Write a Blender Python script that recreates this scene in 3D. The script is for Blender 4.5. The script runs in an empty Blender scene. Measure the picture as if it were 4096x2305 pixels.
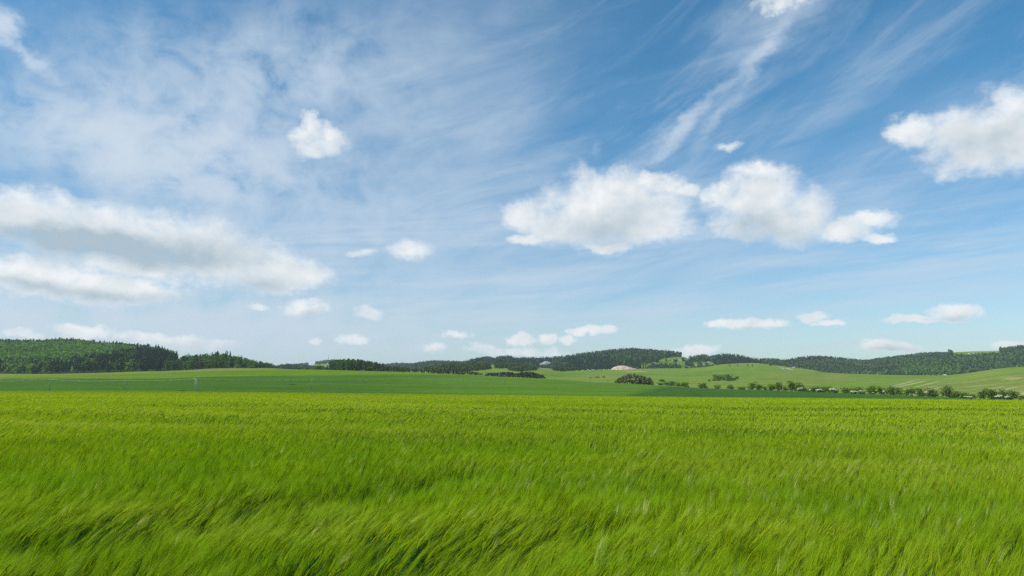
import bpy, math, random
import numpy as np

R = math.radians
rng = np.random.default_rng(7)
random.seed(7)
sc = bpy.context.scene
COL = sc.collection

# ------------------------------------------------------------------ camera
CAM_Z = 1.65
F4 = 2956.0                       # focal length of the 4096 px wide photograph
VH = 1545.0                       # row of the true horizon
PITCH = math.atan((VH - 1152.5) / F4)
cp, sp = math.cos(PITCH), math.sin(PITCH)
cam_d = bpy.data.cameras.new('camera')
cam_d.sensor_width = 36.0
cam_d.lens = 36.0 * F4 / 4096.0
cam_d.clip_start = 0.05
cam_d.clip_end = 20000
cam = bpy.data.objects.new('camera', cam_d)
cam.location = (0, 0, CAM_Z)
cam.rotation_euler = (math.pi / 2 + PITCH, 0, 0)
COL.objects.link(cam)
sc.camera = cam

def slope(v):
    """rise per metre of depth of the sight line through photo row v"""
    up = -(np.asarray(v, float) - 1152.5) / F4
    return (sp + up * cp) / (cp - up * sp)

def lateral(u, v=VH):
    up = -(np.asarray(v, float) - 1152.5) / F4
    return (np.asarray(u, float) - 2048.0) / F4 / (cp - up * sp)

def azel(u, v):
    x = (u - 2048.0) / F4
    up = -(v - 1152.5) / F4
    Y = cp - up * sp
    Z = sp + up * cp
    return math.atan2(x, Y), math.atan2(Z, math.hypot(x, Y))

def curve(pts):
    a = np.array(pts, float)
    return lambda u: np.interp(u, a[:, 0], a[:, 1])

def fbm(x, y, seed=0, octaves=4):
    """value noise, -1..1"""
    x = np.asarray(x, float); y = np.asarray(y, float)
    out = np.zeros(np.broadcast(x, y).shape); amp = 0.5; tot = 0
    for o in range(octaves):
        xi = np.floor(x).astype(np.int64); yi = np.floor(y).astype(np.int64)
        fx = x - xi; fy = y - yi
        fx = fx * fx * (3 - 2 * fx); fy = fy * fy * (3 - 2 * fy)
        def h(a, b):
            n = (a * 374761393 + b * 668265263 + (seed + o * 17) * 974634777) & 0x7fffffff
            n = ((n ^ (n >> 13)) * 1274126177) & 0x7fffffff
            n = (n ^ (n >> 16)) & 0xffff
            return n / 32767.5 - 1.0
        v = (h(xi, yi) * (1 - fx) + h(xi + 1, yi) * fx) * (1 - fy) + (h(xi, yi + 1) * (1 - fx) + h(xi + 1, yi + 1) * fx) * fy
        out = out + v * amp; tot += amp; amp *= 0.5
        x = x * 2.03 + 11.3; y = y * 2.03 + 5.7
    return out / tot

# ------------------------------------------------------------------ helpers: objects
def tag(o, label=None, cat=None, group=None, kind=None):
    if label: o['label'] = label
    if cat: o['category'] = cat
    if group: o['group'] = group
    if kind: o['kind'] = kind
    return o

def make_mesh(name, V, F, mat=None, col=None, smooth=False):
    """V (n,3); F (m,k) array or list of such arrays (tri / quad)"""
    me = bpy.data.meshes.new(name)
    if not isinstance(F, (list, tuple)): F = [F]
    F = [np.asarray(f, np.int32) for f in F if len(f)]
    V = np.asarray(V, np.float32)
    me.vertices.add(len(V)); me.vertices.foreach_set('co', V.ravel())
    idx = np.concatenate([f.ravel() for f in F])
    tot = np.concatenate([np.full(len(f), f.shape[1], np.int32) for f in F])
    start = np.concatenate([[0], np.cumsum(tot)[:-1]]).astype(np.int32)
    me.loops.add(len(idx)); me.loops.foreach_set('vertex_index', idx)
    me.polygons.add(len(tot)); me.polygons.foreach_set('loop_start', start)
    me.polygons.foreach_set('loop_total', tot)
    if smooth: me.polygons.foreach_set('use_smooth', np.ones(len(tot), bool))
    me.update(calc_edges=True)
    if col is not None:
        at = me.color_attributes.new('col', 'FLOAT_COLOR', 'POINT')
        c = np.ones((len(V), 4), np.float32); c[:, :3] = col
        at.data.foreach_set('color', c.ravel())
    if mat: me.materials.append(mat)
    return me

def obj(name, me, parent=None, loc=None):
    o = bpy.data.objects.new(name, me)
    COL.objects.link(o)
    if parent: o.parent = parent
    if loc is not None: o.location = loc
    return o

def empty(name, loc, rz=0.0, scale=(1, 1, 1)):
    o = bpy.data.objects.new(name, None)
    o.empty_display_size = 0.5
    o.location = loc; o.rotation_euler = (0, 0, rz); o.scale = scale
    COL.objects.link(o)
    return o

class MB:
    """collects simple solids for one mesh"""
    def __init__(s): s.v = []; s.q = []; s.t = []
    def box(s, c, d, rz=0.0):
        b = len(s.v); x, y, z = [k / 2 for k in d]
        ca, sa = math.cos(rz), math.sin(rz)
        for dz in (-z, z):
            for dx, dy in ((-x, -y), (x, -y), (x, y), (-x, y)):
                s.v.append((c[0] + dx * ca - dy * sa, c[1] + dx * sa + dy * ca, c[2] + dz))
        for f in ((3, 2, 1, 0), (4, 5, 6, 7), (0, 1, 5, 4), (1, 2, 6, 5), (2, 3, 7, 6), (3, 0, 4, 7)):
            s.q.append([b + k for k in f])
        return s
    def bar(s, p, q, r0, r1=None, n=6):
        r1 = r0 if r1 is None else r1
        p = np.array(p, float); q = np.array(q, float); d = q - p
        L = np.linalg.norm(d); d /= L
        a = np.cross(d, (0, 0, 1) if abs(d[2]) < .9 else (1, 0, 0)); a /= np.linalg.norm(a); b2 = np.cross(d, a)
        b = len(s.v)
        for c, r in ((p, r0), (q, r1)):
            for k in range(n):
                t = 2 * math.pi * k / n
                s.v.append(tuple(c + r * (math.cos(t) * a + math.sin(t) * b2)))
        for k in range(n):
            k2 = (k + 1) % n
            s.q.append([b + k, b + k2, b + n + k2, b + n + k])
        for k in range(1, n - 1):
            s.t.append([b, b + k + 1, b + k]); s.t.append([b + n, b + n + k, b + n + k + 1])
        return s
    def prism(s, poly, y0, y1):
        """polygon of (x,z) extruded along y"""
        b = len(s.v); n = len(poly)
        for y in (y0, y1):
            for x, z in poly: s.v.append((x, y, z))
        for k in range(n):
            k2 = (k + 1) % n
            s.q.append([b + k, b + k2, b + n + k2, b + n + k])
        for k in range(1, n - 1):
            s.t.append([b, b + k, b + k + 1]); s.t.append([b + n, b + n + k + 1, b + n + k])
        return s
    def mesh(s, name, mat, col=None):
        F = []
        if s.q: F.append(np.array(s.q))
        if s.t: F.append(np.array(s.t))
        return make_mesh(name, np.array(s.v), F, mat, col)

# ------------------------------------------------------------------ materials
def new_mat(name):
    m = bpy.data.materials.new(name); m.use_nodes = True
    nt = m.node_tree; nt.nodes.clear()
    out = nt.nodes.new('ShaderNodeOutputMaterial')
    return m, nt, out

def N(nt, t, **kw):
    n = nt.nodes.new(t)
    for k, v in kw.items(): setattr(n, k, v)
    return n

def plain(name, rgb, rough=0.7, metal=0.0, var=0.15, scale=3.0):
    m, nt, out = new_mat(name)
    b = N(nt, 'ShaderNodeBsdfPrincipled')
    b.inputs['Roughness'].default_value = rough; b.inputs['Metallic'].default_value = metal
    tc = N(nt, 'ShaderNodeTexCoord'); no = N(nt, 'ShaderNodeTexNoise')
    no.inputs['Scale'].default_value = scale; no.inputs['Detail'].default_value = 5
    rp = N(nt, 'ShaderNodeValToRGB')
    rp.color_ramp.elements[0].position = .3; rp.color_ramp.elements[1].position = .7
    rp.color_ramp.elements[0].color = [c * (1 - var) for c in rgb] + [1]
    rp.color_ramp.elements[1].color = [min(1, c * (1 + var)) for c in rgb] + [1]
    nt.links.new(tc.outputs['Object'], no.inputs['Vector'])
    nt.links.new(no.outputs['Fac'], rp.inputs[0]); nt.links.new(rp.outputs[0], b.inputs['Base Color'])
    nt.links.new(b.outputs[0], out.inputs[0])
    return m

def leafy(name, trans=0.3, rough=0.6, spec=0.25, tcol=(1.25, 1.15, .5)):
    """plant tissue: colour attribute times the object's own tint, part of the light passes through"""
    m, nt, out = new_mat(name)
    at = N(nt, 'ShaderNodeAttribute', attribute_name='col')
    oi = N(nt, 'ShaderNodeObjectInfo')
    mu = N(nt, 'ShaderNodeMix', data_type='RGBA', blend_type='MULTIPLY'); mu.inputs[0].default_value = 1
    nt.links.new(at.outputs['Color'], mu.inputs[6]); nt.links.new(oi.outputs['Color'], mu.inputs[7])
    b = N(nt, 'ShaderNodeBsdfPrincipled')
    b.inputs['Roughness'].default_value = rough; b.inputs['Specular IOR Level'].default_value = spec
    nt.links.new(mu.outputs[2], b.inputs['Base Color'])
    mt = N(nt, 'ShaderNodeMix', data_type='RGBA', blend_type='MULTIPLY'); mt.inputs[0].default_value = 1
    mt.inputs[7].default_value = (*tcol, 1)
    nt.links.new(mu.outputs[2], mt.inputs[6])
    tr = N(nt, 'ShaderNodeBsdfTranslucent'); nt.links.new(mt.outputs[2], tr.inputs[0])
    mx = N(nt, 'ShaderNodeMixShader'); mx.inputs[0].default_value = trans
    nt.links.new(b.outputs[0], mx.inputs[1]); nt.links.new(tr.outputs[0], mx.inputs[2])
    nt.links.new(mx.outputs[0], out.inputs[0])
    return m

def land(name, fine=0.25, fine_scale=0.6, streak=0.2, streak_scale=(0.004, 0.05), bump=0.3):
    """crop or grass cover seen from afar: colour attribute, mottled and streaked in world space"""
    m, nt, out = new_mat(name)
    at = N(nt, 'ShaderNodeAttribute', attribute_name='col')
    geo = N(nt, 'ShaderNodeNewGeometry')
    n1 = N(nt, 'ShaderNodeTexNoise'); n1.inputs['Scale'].default_value = fine_scale; n1.inputs['Detail'].default_value = 6
    n1.inputs['Roughness'].default_value = .65
    nt.links.new(geo.outputs['Position'], n1.inputs['Vector'])
    mp = N(nt, 'ShaderNodeMapping'); mp.inputs['Scale'].default_value = (streak_scale[0], streak_scale[1], 0)
    mp.inputs['Rotation'].default_value = (0, 0, R(8))
    nt.links.new(geo.outputs['Position'], mp.inputs[0])
    n2 = N(nt, 'ShaderNodeTexNoise'); n2.inputs['Scale'].default_value = 1; n2.inputs['Detail'].default_value = 6
    nt.links.new(mp.outputs[0], n2.inputs['Vector'])
    def rng_(n, amt):
        r = N(nt, 'ShaderNodeMapRange'); r.inputs[1].default_value = .25; r.inputs[2].default_value = .75
        r.inputs[3].default_value = 1 - amt; r.inputs[4].default_value = 1 + amt
        nt.links.new(n.outputs['Fac'], r.inputs[0]); return r
    r1, r2 = rng_(n1, fine), rng_(n2, streak)
    mm = N(nt, 'ShaderNodeMath', operation='MULTIPLY'); nt.links.new(r1.outputs[0], mm.inputs[0]); nt.links.new(r2.outputs[0], mm.inputs[1])
    vm = N(nt, 'ShaderNodeVectorMath', operation='SCALE'); nt.links.new(at.outputs['Color'], vm.inputs[0]); nt.links.new(mm.outputs[0], vm.inputs['Scale'])
    b = N(nt, 'ShaderNodeBsdfPrincipled'); b.inputs['Roughness'].default_value = 1; b.inputs['Specular IOR Level'].default_value = 0
    bp = N(nt, 'ShaderNodeBump'); bp.inputs['Strength'].default_value = bump; bp.inputs['Distance'].default_value = 1.0
    nt.links.new(n1.outputs['Fac'], bp.inputs['Height']); nt.links.new(bp.outputs[0], b.inputs['Normal'])
    nt.links.new(vm.outputs[0], b.inputs['Base Color']); nt.links.new(b.outputs[0], out.inputs[0])
    return m

M_BARLEY = leafy('barley_tissue', trans=.45, rough=.5, spec=.10, tcol=(1.3, 1.25, .2))
M_LEAF = leafy('leaf_tissue', trans=.30, spec=.08, tcol=(1.25, 1.2, .4))
M_NEEDLE = leafy('needle_tissue', trans=.12, spec=.08, tcol=(1.1, 1.1, .6))
M_LAND = land('field_cover', fine=.30, fine_scale=.22, streak=.26)
M_BARK = plain('bark', (.10, .075, .055), .9, 0, .3, 4)
M_METAL = plain('galvanised_steel', (.45, .50, .48), .45, .3)
M_POLE = plain('weathered_concrete', (.20, .22, .17), .9)
M_WIRE = plain('aluminium_wire', (.7, .75, .7), .4, .3)
M_WHITE = plain('white_plaster', (.78, .78, .75), .8, 0, .06)
M_ROOF = plain('roof_tiles', (.30, .14, .10), .8, 0, .2)
M_ROOFG = plain('grey_sheet_roof', (.45, .50, .56), .5, .2, .1)
M_DARK = plain('dark_glass', (.03, .035, .04), .2)
M_ORANGE = plain('orange_paint', (.75, .22, .03), .4, 0, .06)
M_YELLOW = plain('pale_yellow_paint', (.80, .55, .20), .5, 0, .06)
M_RED = plain('red_paint', (.55, .06, .04), .5, 0, .08)
M_TYRE = plain('rubber', (.02, .02, .02), .9)
M_FLEECE = plain('fleece', (.74, .71, .62), .95, 0, .1)
M_ROCK = plain('limestone', (.27, .27, .26), .9, 0, .35, .35)
M_MOUND = plain('sandy_spoil', (.43, .34, .245), .95, 0, .45, .22)
M_PATH = plain('chalky_track', (.42, .38, .27), .95, 0, .2, .2)

# ------------------------------------------------------------------ terrain layers (rows and columns read off the photograph, at real distances)
class Layer:
    """profile(u) -> list of (depth, photo row); heights interpolated between"""
    def __init__(s, prof, us, nt=90):
        s.us = np.array(us, float)
        s.nt = nt
        Y = []; Z = []
        for u in s.us:
            p = prof(u)
            d = np.array([a for a, _ in p], float); z = CAM_Z + d * slope(np.array([b for _, b in p], float))
            # smooth resample: dense linear, then box filter in depth
            yy = np.linspace(d[0], d[-1], nt)
            zz = np.interp(yy, d, z)
            k = np.ones(5) / 5
            zz2 = np.convolve(np.pad(zz, 2, mode='edge'), k, mode='valid')
            w = np.ones(nt); w[:3] = 0; w[-3:] = 0
            zz = zz * (1 - w) + zz2 * w
            Y.append(yy); Z.append(zz)
        s.Y = np.array(Y); s.Z = np.array(Z)
        s.V = VH - F4 * 0  # placeholder
    def rows(s):
        sl = (s.Z - CAM_Z) / s.Y
        # invert slope(v)
        up = (sl * cp - sp) / (cp + sl * sp)
        return 1152.5 - up * F4
    def xyz(s):
        X = s.Y * lateral(s.us)[:, None]
        return np.stack([X, s.Y, s.Z], -1)
    def mesh(s, name, mat, colfn):
        P = s.xyz(); nu, nt = P.shape[:2]
        vis = s.rows()
        C = colfn(np.repeat(s.us[:, None], nt, 1), vis, P)
        i = np.arange(nu * nt).reshape(nu, nt)
        F = np.stack([i[:-1, :-1], i[1:, :-1], i[1:, 1:], i[:-1, 1:]], -1).reshape(-1, 4)
        return make_mesh(name, P.reshape(-1, 3), F, mat, C.reshape(-1, 3), smooth=True)
    def height(s, u, Y):
        u = np.atleast_1d(np.asarray(u, float)); Y = np.atleast_1d(np.asarray(Y, float))
        k = np.clip(np.searchsorted(s.us, u) - 1, 0, len(s.us) - 2)
        f = (u - s.us[k]) / (s.us[k + 1] - s.us[k])
        def at(kk):
            y0 = s.Y[kk, 0]; y1 = s.Y[kk, -1]
            t = np.clip((Y - y0) / (y1 - y0) * (s.nt - 1), 0, s.nt - 1.001)
            j = t.astype(int); g = t - j
            return s.Z[kk, j] * (1 - g) + s.Z[kk, j + 1] * g
        return at(k) * (1 - f) + at(k + 1) * f
    def pick(s, u, v):
        """the first visible point of this layer on photo point (u, v)"""
        k = int(np.argmin(abs(s.us - u)))
        yy = np.linspace(s.Y[k, 0], s.Y[k, -1], 800)
        zz = s.height(np.full(800, u), yy)
        sl = (zz - CAM_Z) / yy
        want = slope(v)
        ok = np.nonzero(sl >= want)[0]
        j = ok[0] if len(ok) else int(np.argmax(sl))
        return np.array([yy[j] * lateral(u), yy[j], zz[j]])

US = np.linspace(-1300, 5400, 336)
crestA = curve([(-1500, 1562), (0, 1564), (700, 1565), (1300, 1570), (1900, 1577.5), (2400, 1583), (3000, 1588.5), (3500, 1594), (4096, 1602), (5600, 1618)])
YA = 250.0
crestB = curve([(-1500, 1498), (0, 1494), (150, 1495.5), (300, 1493), (450, 1489), (550, 1485), (640, 1484), (760, 1479), (850, 1472.5), (950, 1471), (1080, 1471.5), (1180, 1477), (1300, 1478),
                (1400, 1481), (1640, 1487.5), (1750, 1494), (1900, 1499.5), (2000, 1506), (2190, 1514), (2350, 1526), (2450, 1531), (2610, 1540), (2700, 1546), (2900, 1556), (3050, 1560), (3200, 1566),
                (3400, 1574), (3600, 1581), (3700, 1586), (3900, 1595.5), (4096, 1600.5), (5600, 1612)])
depB = curve([(-1500, 1060), (900, 1060), (1400, 1010), (2200, 900), (2600, 780), (3000, 620), (3600, 520), (4096, 470), (5600, 430)])

def sight(Y, v, drop): # row of a point 'drop' metres under the sight line through v at depth Y
    sl = slope(v) - drop / Y
    up = (sl * cp - sp) / (cp + sl * sp)
    return float(1152.5 - up * F4)

def profB(u):
    va, vb, Yt = float(crestA(u)), float(crestB(u)), float(depB(u))
    Yv = 360 if Yt > 700 else 250 + (Yt - 250) * .35
    return [(262, sight(262, va, 5)), (Yv, sight(Yv, va, .6)), (Yv + (Yt - Yv) * .4, va + (vb - va) * .45), (Yt, vb), (Yt + 50, sight(Yt + 50, vb, 4)), (Yt + 120, sight(Yt + 120, vb, 14))]
LB = Layer(profB, US)

def smooth(a, b, x):
    t = np.clip((x - a) / (b - a), 0, 1); return t * t * (3 - 2 * t)

z1 = curve([(-1500, 1512), (0, 1508), (130, 1504), (300, 1500), (480, 1497.5), (600, 1493), (700, 1490), (850, 1485), (1000, 1481), (1100, 1478), (1200, 1470)])
z2 = curve([(-1500, 1520), (0, 1516), (370, 1514), (600, 1516), (800, 1509), (1000, 1505), (1300, 1502), (1600, 1500), (1900, 1500)])
def mixc(A, B, t): return A * (1 - t[..., None]) + B * t[..., None]
C_DARK = np.array((.060, .130, .015)); C_BRIGHT = np.array((.115, .195, .010)); C_PALE = np.array((.17, .20, .045))
C_MED = np.array((.092, .180, .018)); C_BLUE = np.array((.048, .115, .022))
def colB(u, v, P):
    wob = 2.5 * fbm(u / 60, v / 8, 3)
    c = np.broadcast_to(C_DARK, u.shape + (3,)).copy()
    c = mixc(c, C_MED, smooth(1300, 2100, u))
    c = mixc(c, C_BRIGHT, smooth(3, -3, v - z2(u) + wob) * smooth(2050, 1750, u))
    c = mixc(c, C_PALE, smooth(1, -1.5, v - z1(u)) * smooth(1250, 1150, u))
    edge = 2500 + (1583 - v) * 4.2          # where the bluish winter crop begins
    c = mixc(c, C_BLUE, smooth(-45, 45, u - edge + 12 * fbm(u / 90, v / 9, 5)))
    c = c * (1 + .12 * fbm(u / 220, v / 6, 9))[..., None]
    return c
o = obj('field', LB.mesh('field', M_LAND, colB)); tag(o, kind='structure')

crestC = curve([(1400, 1500), (1650, 1490), (1800, 1466), (1880, 1461), (2000, 1459), (2080, 1466), (2200, 1474), (2260, 1481), (2350, 1480.5), (2450, 1478), (2560, 1475), (2680, 1473), (2760, 1473), (2830, 1467), (2900, 1456),
                (2980, 1452), (3030, 1452), (3100, 1460), (3180, 1470), (3260, 1480), (3300, 1490), (3400, 1495), (3600, 1500), (3700, 1501), (3790, 1500.5), (3870, 1493), (3950, 1481), (4000, 1474), (4096, 1466), (4500, 1440), (5600, 1420)])
depC = curve([(1400, 1250), (2000, 1550), (2600, 1500), (3000, 1750), (3260, 1450), (3500, 1250), (4096, 1050), (5600, 950)])
UC = np.linspace(1450, 5400, 480)
def profC(u):
    vb, Yb, vc, Yt = float(crestB(u)), float(depB(u)), float(crestC(u)), float(depC(u))
    Y0 = Yb + 40
    vc = min(vc, vb - 4)
    return [(Yb + 15, sight(Yb + 15, vb, 6)), (Y0, sight(Y0, vb, 1.2)), (Y0 + (Yt - Y0) * .35, vb + (vc - vb) * .42), (Y0 + (Yt - Y0) * .7, vb + (vc - vb) * .80), (Yt, vc), (Yt + 60, sight(Yt + 60, vc, 5)), (Yt + 160, sight(Yt + 160, vc, 25))]
LC = Layer(profC, UC, 170)
C_MEAD = np.array((.150, .225, .035)); C_MEAD2 = np.array((.105, .200, .022)); C_TAN = np.array((.38, .33, .16)); C_OLIVE = np.array((.20, .22, .055))
def colC(u, v, P):
    c = np.broadcast_to(C_MEAD, u.shape + (3,)).copy()
    n = fbm(u / 160 + v / 40, v / 14, 21)
    c = mixc(c, C_MEAD2, smooth(-.1, .6, n) * .8)
    c = mixc(c, C_OLIVE, smooth(-.1, .5, fbm(u / 300, v / 20 + u / 200, 33)) * .6)
    # dry strips down the right-hand slope
    s = v + (u - 3900) * .22
    st = fbm(s / 5.0, (u + v) / 170, 41, 3)
    reg = np.clip(smooth(3500, 3620, u) * smooth(3800, 3700, u) * smooth(1518, 1530, v) + smooth(3860, 4000, u) * smooth(1535, 1552, v) + smooth(3980, 4060, u) * smooth(1530, 1515, v) * smooth(1505, 1515, v) * .8, 0, 1)
    c = mixc(c, C_OLIVE * 1.05, smooth(3650, 4000, u) * .55 * smooth(-.5, .6, fbm(s / 22, u / 300, 17)))
    c = mixc(c, C_TAN, reg * smooth(-.12, .25, st) * .95)
    return c
o = obj('meadow', LC.mesh('meadow', M_LAND, colC)); tag(o, kind='structure')

# the wooded hill on the left
skyF = curve([(-1500, 1375), (-600, 1362), (0, 1357), (140, 1359), (250, 1354), (300, 1355), (370, 1365), (480, 1372), (600, 1381), (650, 1391), (690, 1410), (730, 1403), (800, 1411), (850, 1410), (895, 1407), (930, 1416), (965, 1431), (1000, 1440), (1040, 1452), (1085, 1463), (1130, 1480)])
depF = curve([(-1500, 1650), (300, 1550), (600, 1420), (690, 1300), (760, 1170), (1130, 1120)])
UF = np.linspace(-1300, 1130, 140)
def treeF(u): return np.interp(u, [600, 700, 960, 1080], [15, 15, 12.5, 6.5])
def profF(u):
    vb, Yb, Yt = float(crestB(u)), float(depB(u)), float(depF(u))
    vt = float(skyF(u)) + float(treeF(u)) * .93 / Yt * F4
    vt = min(vt, vb + 1)
    return [(Yb - 18, sight(Yb - 18, vb, 3)), (Yb + 6, sight(Yb + 6, vb, .3)), (Yb + (Yt - Yb) * .5, vb + (vt - vb) * .62), (Yt, vt), (Yt + 80, sight(Yt + 80, vt, 8)), (Yt + 220, sight(Yt + 220, vt, 40))]
LF = Layer(profF, UF, 70)
C_FLOOR = np.array((.035, .06, .02))
def colF(u, v, P): return np.broadcast_to(C_FLOOR, u.shape + (3,)).copy() * (1 + .3 * fbm(u / 20, v / 5, 2))[..., None]
o = obj('hill', LF.mesh('hill', M_LAND, colF)); tag(o, kind='structure')

# the main far ridge
skyD = curve([(800, 1478), (1000, 1470), (1080, 1466), (1150, 1457), (1200, 1459), (1240, 1465), (1300, 1471), (1500, 1474), (1560, 1464), (1640, 1453), (1700, 1444), (1740, 1441.5), (1800, 1444), (1860, 1445), (1900, 1431), (1960, 1425), (1976, 1433), (2000, 1423), (2040, 1420),
              (2062, 1431), (2100, 1428), (2150, 1430), (2200, 1428), (2260, 1422), (2350, 1408), (2430, 1398), (2500, 1392), (2540, 1391), (2600, 1396), (2680, 1402), (2740, 1411), (2776, 1425), (2792, 1421), (2820, 1414), (2842, 1424), (2862, 1422), (2892, 1411), (2960, 1418), (3000, 1428),
              (3035, 1434), (3100, 1433), (3135, 1439), (3180, 1432), (3230, 1423), (3270, 1421), (3330, 1426), (3400, 1433), (3445, 1438.5), (3475, 1438), (3520, 1432), (3600, 1422), (3700, 1409), (3760, 1407), (3815, 1408), (3850, 1406), (3900, 1404), (3990, 1402.5), (4022, 1401), (4034, 1390), (4060, 1385), (4096, 1380), (4500, 1372), (5600, 1390)])
depD = curve([(800, 2300), (1250, 2300), (1650, 3000), (1860, 2700), (2300, 2500), (2700, 2500), (3000, 2600), (3400, 2700), (4096, 2400), (5600, 2200)])
UD = np.linspace(820, 5400, 420)
bare = lambda u: np.interp(u, [3800, 3815, 4015, 4035], [0, 1, 1, 0])
def profD(u):
    Yt = float(depD(u)); vs = float(skyD(u))
    th = 15.0 * (1 - float(bare(u)))
    vt = vs + th * .9 / Yt * F4
    Y0 = Yt - 900
    Yc = float(depC(u)) if u > 1450 else 1100
    Y0 = max(Y0, Yc + 130)
    v0 = 1506.0 if u < 3250 else 1512.0
    return [(Y0, v0 + 8), (Y0 + (Yt - Y0) * .5, v0 + (vt - v0) * .56), (Yt, vt), (Yt + 120, sight(Yt + 120, vt, 12)), (Yt + 400, sight(Yt + 400, vt, 90))]
LD = Layer(profD, UD, 80)
def poly_in(u, v, poly):
    inside = np.zeros(np.shape(u), bool); n = len(poly); j = n - 1
    for i in range(n):
        xi, yi = poly[i]; xj, yj = poly[j]
        c = ((yi > v) != (yj > v)) & (u < (xj - xi) * (v - yi) / (yj - yi + 1e-9) + xi)
        inside ^= c; j = i
    return inside
CLEAR = [[(2588, 1458), (2612, 1446), (2650, 1436), (2700, 1428), (2760, 1428), (2765, 1440), (2725, 1452), (2690, 1450), (2640, 1452)],
         [(2725, 1475), (2750, 1452), (2790, 1446), (2850, 1448), (2870, 1462), (2900, 1480), (2700, 1485)],
         [(3815, 1398), (4015, 1398), (4012, 1409), (3960, 1410), (3905, 1413), (3880, 1418), (3860, 1412), (3835, 1411), (3826, 1427), (3818, 1426)],
         [(2560, 1456), (2600, 1452), (2606, 1460), (2570, 1466)]]
ROCK_GAP = [(2158, 1452), (2216, 1452), (2216, 1461), (2158, 1461)]
def in_clear(u, v, reach=0):
    m = np.zeros(np.shape(u), bool)
    for p in CLEAR:
        for k in range(0, reach + 1, 5): m |= poly_in(u, v - k, p)
    if reach == 20:
        for k in range(0, reach + 1, 5): m |= poly_in(u, v - k, ROCK_GAP)
    return m
C_HILLMEAD = np.array((.15, .22, .04))
def colD(u, v, P):
    c = np.broadcast_to(C_FLOOR * np.array((1, 1.1, 1.2)), u.shape + (3,)).copy()
    c[in_clear(u, v, 15)] = C_HILLMEAD
    return c * (1 + .25 * fbm(u / 25, v / 6, 12))[..., None]
LDo = obj('far_hill', LD.mesh('far_hill', M_LAND, colD)); tag(LDo, kind='structure')

# the farthest ridge, bluish
skyE = curve([(700, 1490), (1060, 1472), (1130, 1461), (1180, 1457), (1240, 1450), (1300, 1440.5), (1340, 1438.5), (1400, 1441), (1450, 1447), (1500, 1456), (1545, 1456), (1580, 1451), (1640, 1454), (1720, 1462), (1800, 1475)])
UE = np.linspace(720, 1790, 110)
YE = 4200.0
def profE(u):
    vt = float(skyE(u)) + 13.0 / YE * F4
    return [(YE - 1300, 1500), (YE - 600, 1500 + (vt - 1500) * .6), (YE, vt), (YE + 200, sight(YE + 200, vt, 20)), (YE + 500, sight(YE + 500, vt, 120))]
LE = Layer(profE, UE, 50)
CLEAR_E = [[(1215, 1474), (1232, 1461), (1280, 1456), (1322, 1456), (1326, 1480)]]
def colE(u, v, P):
    c = np.broadcast_to(C_FLOOR, u.shape + (3,)).copy()
    c[poly_in(u, v, CLEAR_E[0])] = C_HILLMEAD
    return c
o = obj('distant_hill', LE.mesh('distant_hill', M_LAND, colE)); tag(o, kind='structure')

# the base sheet under everything
n = 96
ang = np.linspace(0, 2 * np.pi, n, endpoint=False)
V = [(0, 0, -38)] + [(6500 * math.cos(a), 6500 * math.sin(a), -38) for a in ang]
F = np.array([(0, 1 + k, 1 + (k + 1) % n) for k in range(n)])
o = obj('ground', make_mesh('ground', np.array(V), F, M_LAND, np.tile(C_MED, (len(V), 1)))); tag(o, kind='structure')

# ------------------------------------------------------------------ the barley field
CROP = 0.85
zc_u = lambda u: CAM_Z + YA * slope(crestA(u)) - CROP
def soil_z(x, y):
    x = np.asarray(x, float); y = np.asarray(y, float)
    u = 2048 + F4 * cp * x / np.maximum(y, 4.0)
    u = np.clip(u, -1400, 5500)
    t = np.clip(y / YA, 0, 1)
    z = zc_u(u) * t * smooth(-2, 10, y)
    und = .16 * fbm(x / 38, y / 16, 51, 3) + .10 * fbm(x / 12 + 3, y / 5, 57, 2)
    und *= smooth(8, 25, y) * smooth(245, 170, y)
    bump_ = .55 * np.exp(-(((x - 48) / 30) ** 2 + ((y - 66) / 16) ** 2))
    return z + und + bump_ - np.where(y > YA, ((y - YA) / 22.0) ** 2, 0)
ya = np.concatenate([np.linspace(-8, 20, 29), np.geomspace(21, 250, 80), np.linspace(254, 300, 10)])
ua = np.linspace(-1300, 5400, 140)
X = np.where(ya[None, :] > 4, 1, 1) * (lateral(ua)[:, None] * np.maximum(ya[None, :] + 9, 9.0))
Yg = np.repeat(ya[None, :], len(ua), 0)
P = np.stack([X, Yg, soil_z(X, Yg)], -1)
i = np.arange(P.shape[0] * P.shape[1]).reshape(P.shape[:2])
F = np.stack([i[:-1, :-1], i[1:, :-1], i[1:, 1:], i[:-1, 1:]], -1).reshape(-1, 4)
C_SOIL = np.array((.10, .16, .012))
o = obj('soil', make_mesh('soil', P.reshape(-1, 3), F, M_LAND, np.tile(C_SOIL, (P.shape[0] * P.shape[1], 1)), smooth=True)); tag(o, kind='structure')

def track_dist(x, y):
    """distance to the nearest of the two wheel tracks that cross the near crop"""
    pts = np.array([(-9.0, .3), (-5.2, 2.6), (-3.0, 4.5), (-1.6, 6.6), (-.9, 7.9), (-.7, 8.4)])
    best = np.full(np.shape(x), 99.0)
    for off in (0.0, 2.3):
        for a, b in (zip(pts[:-1], pts[1:]) if off == 0 else zip(pts[1:3], pts[2:4])):
            d = (b - a); L = np.hypot(*d); d = d / L; nrm = np.array((d[1], -d[0]))
            a2 = a + nrm * off
            s = np.clip((x - a2[0]) * d[0] + (y - a2[1]) * d[1], 0, L)
            best = np.minimum(best, np.hypot(x - a2[0] - s * d[0], y - a2[1] - s * d[1]))
    return best

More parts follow.
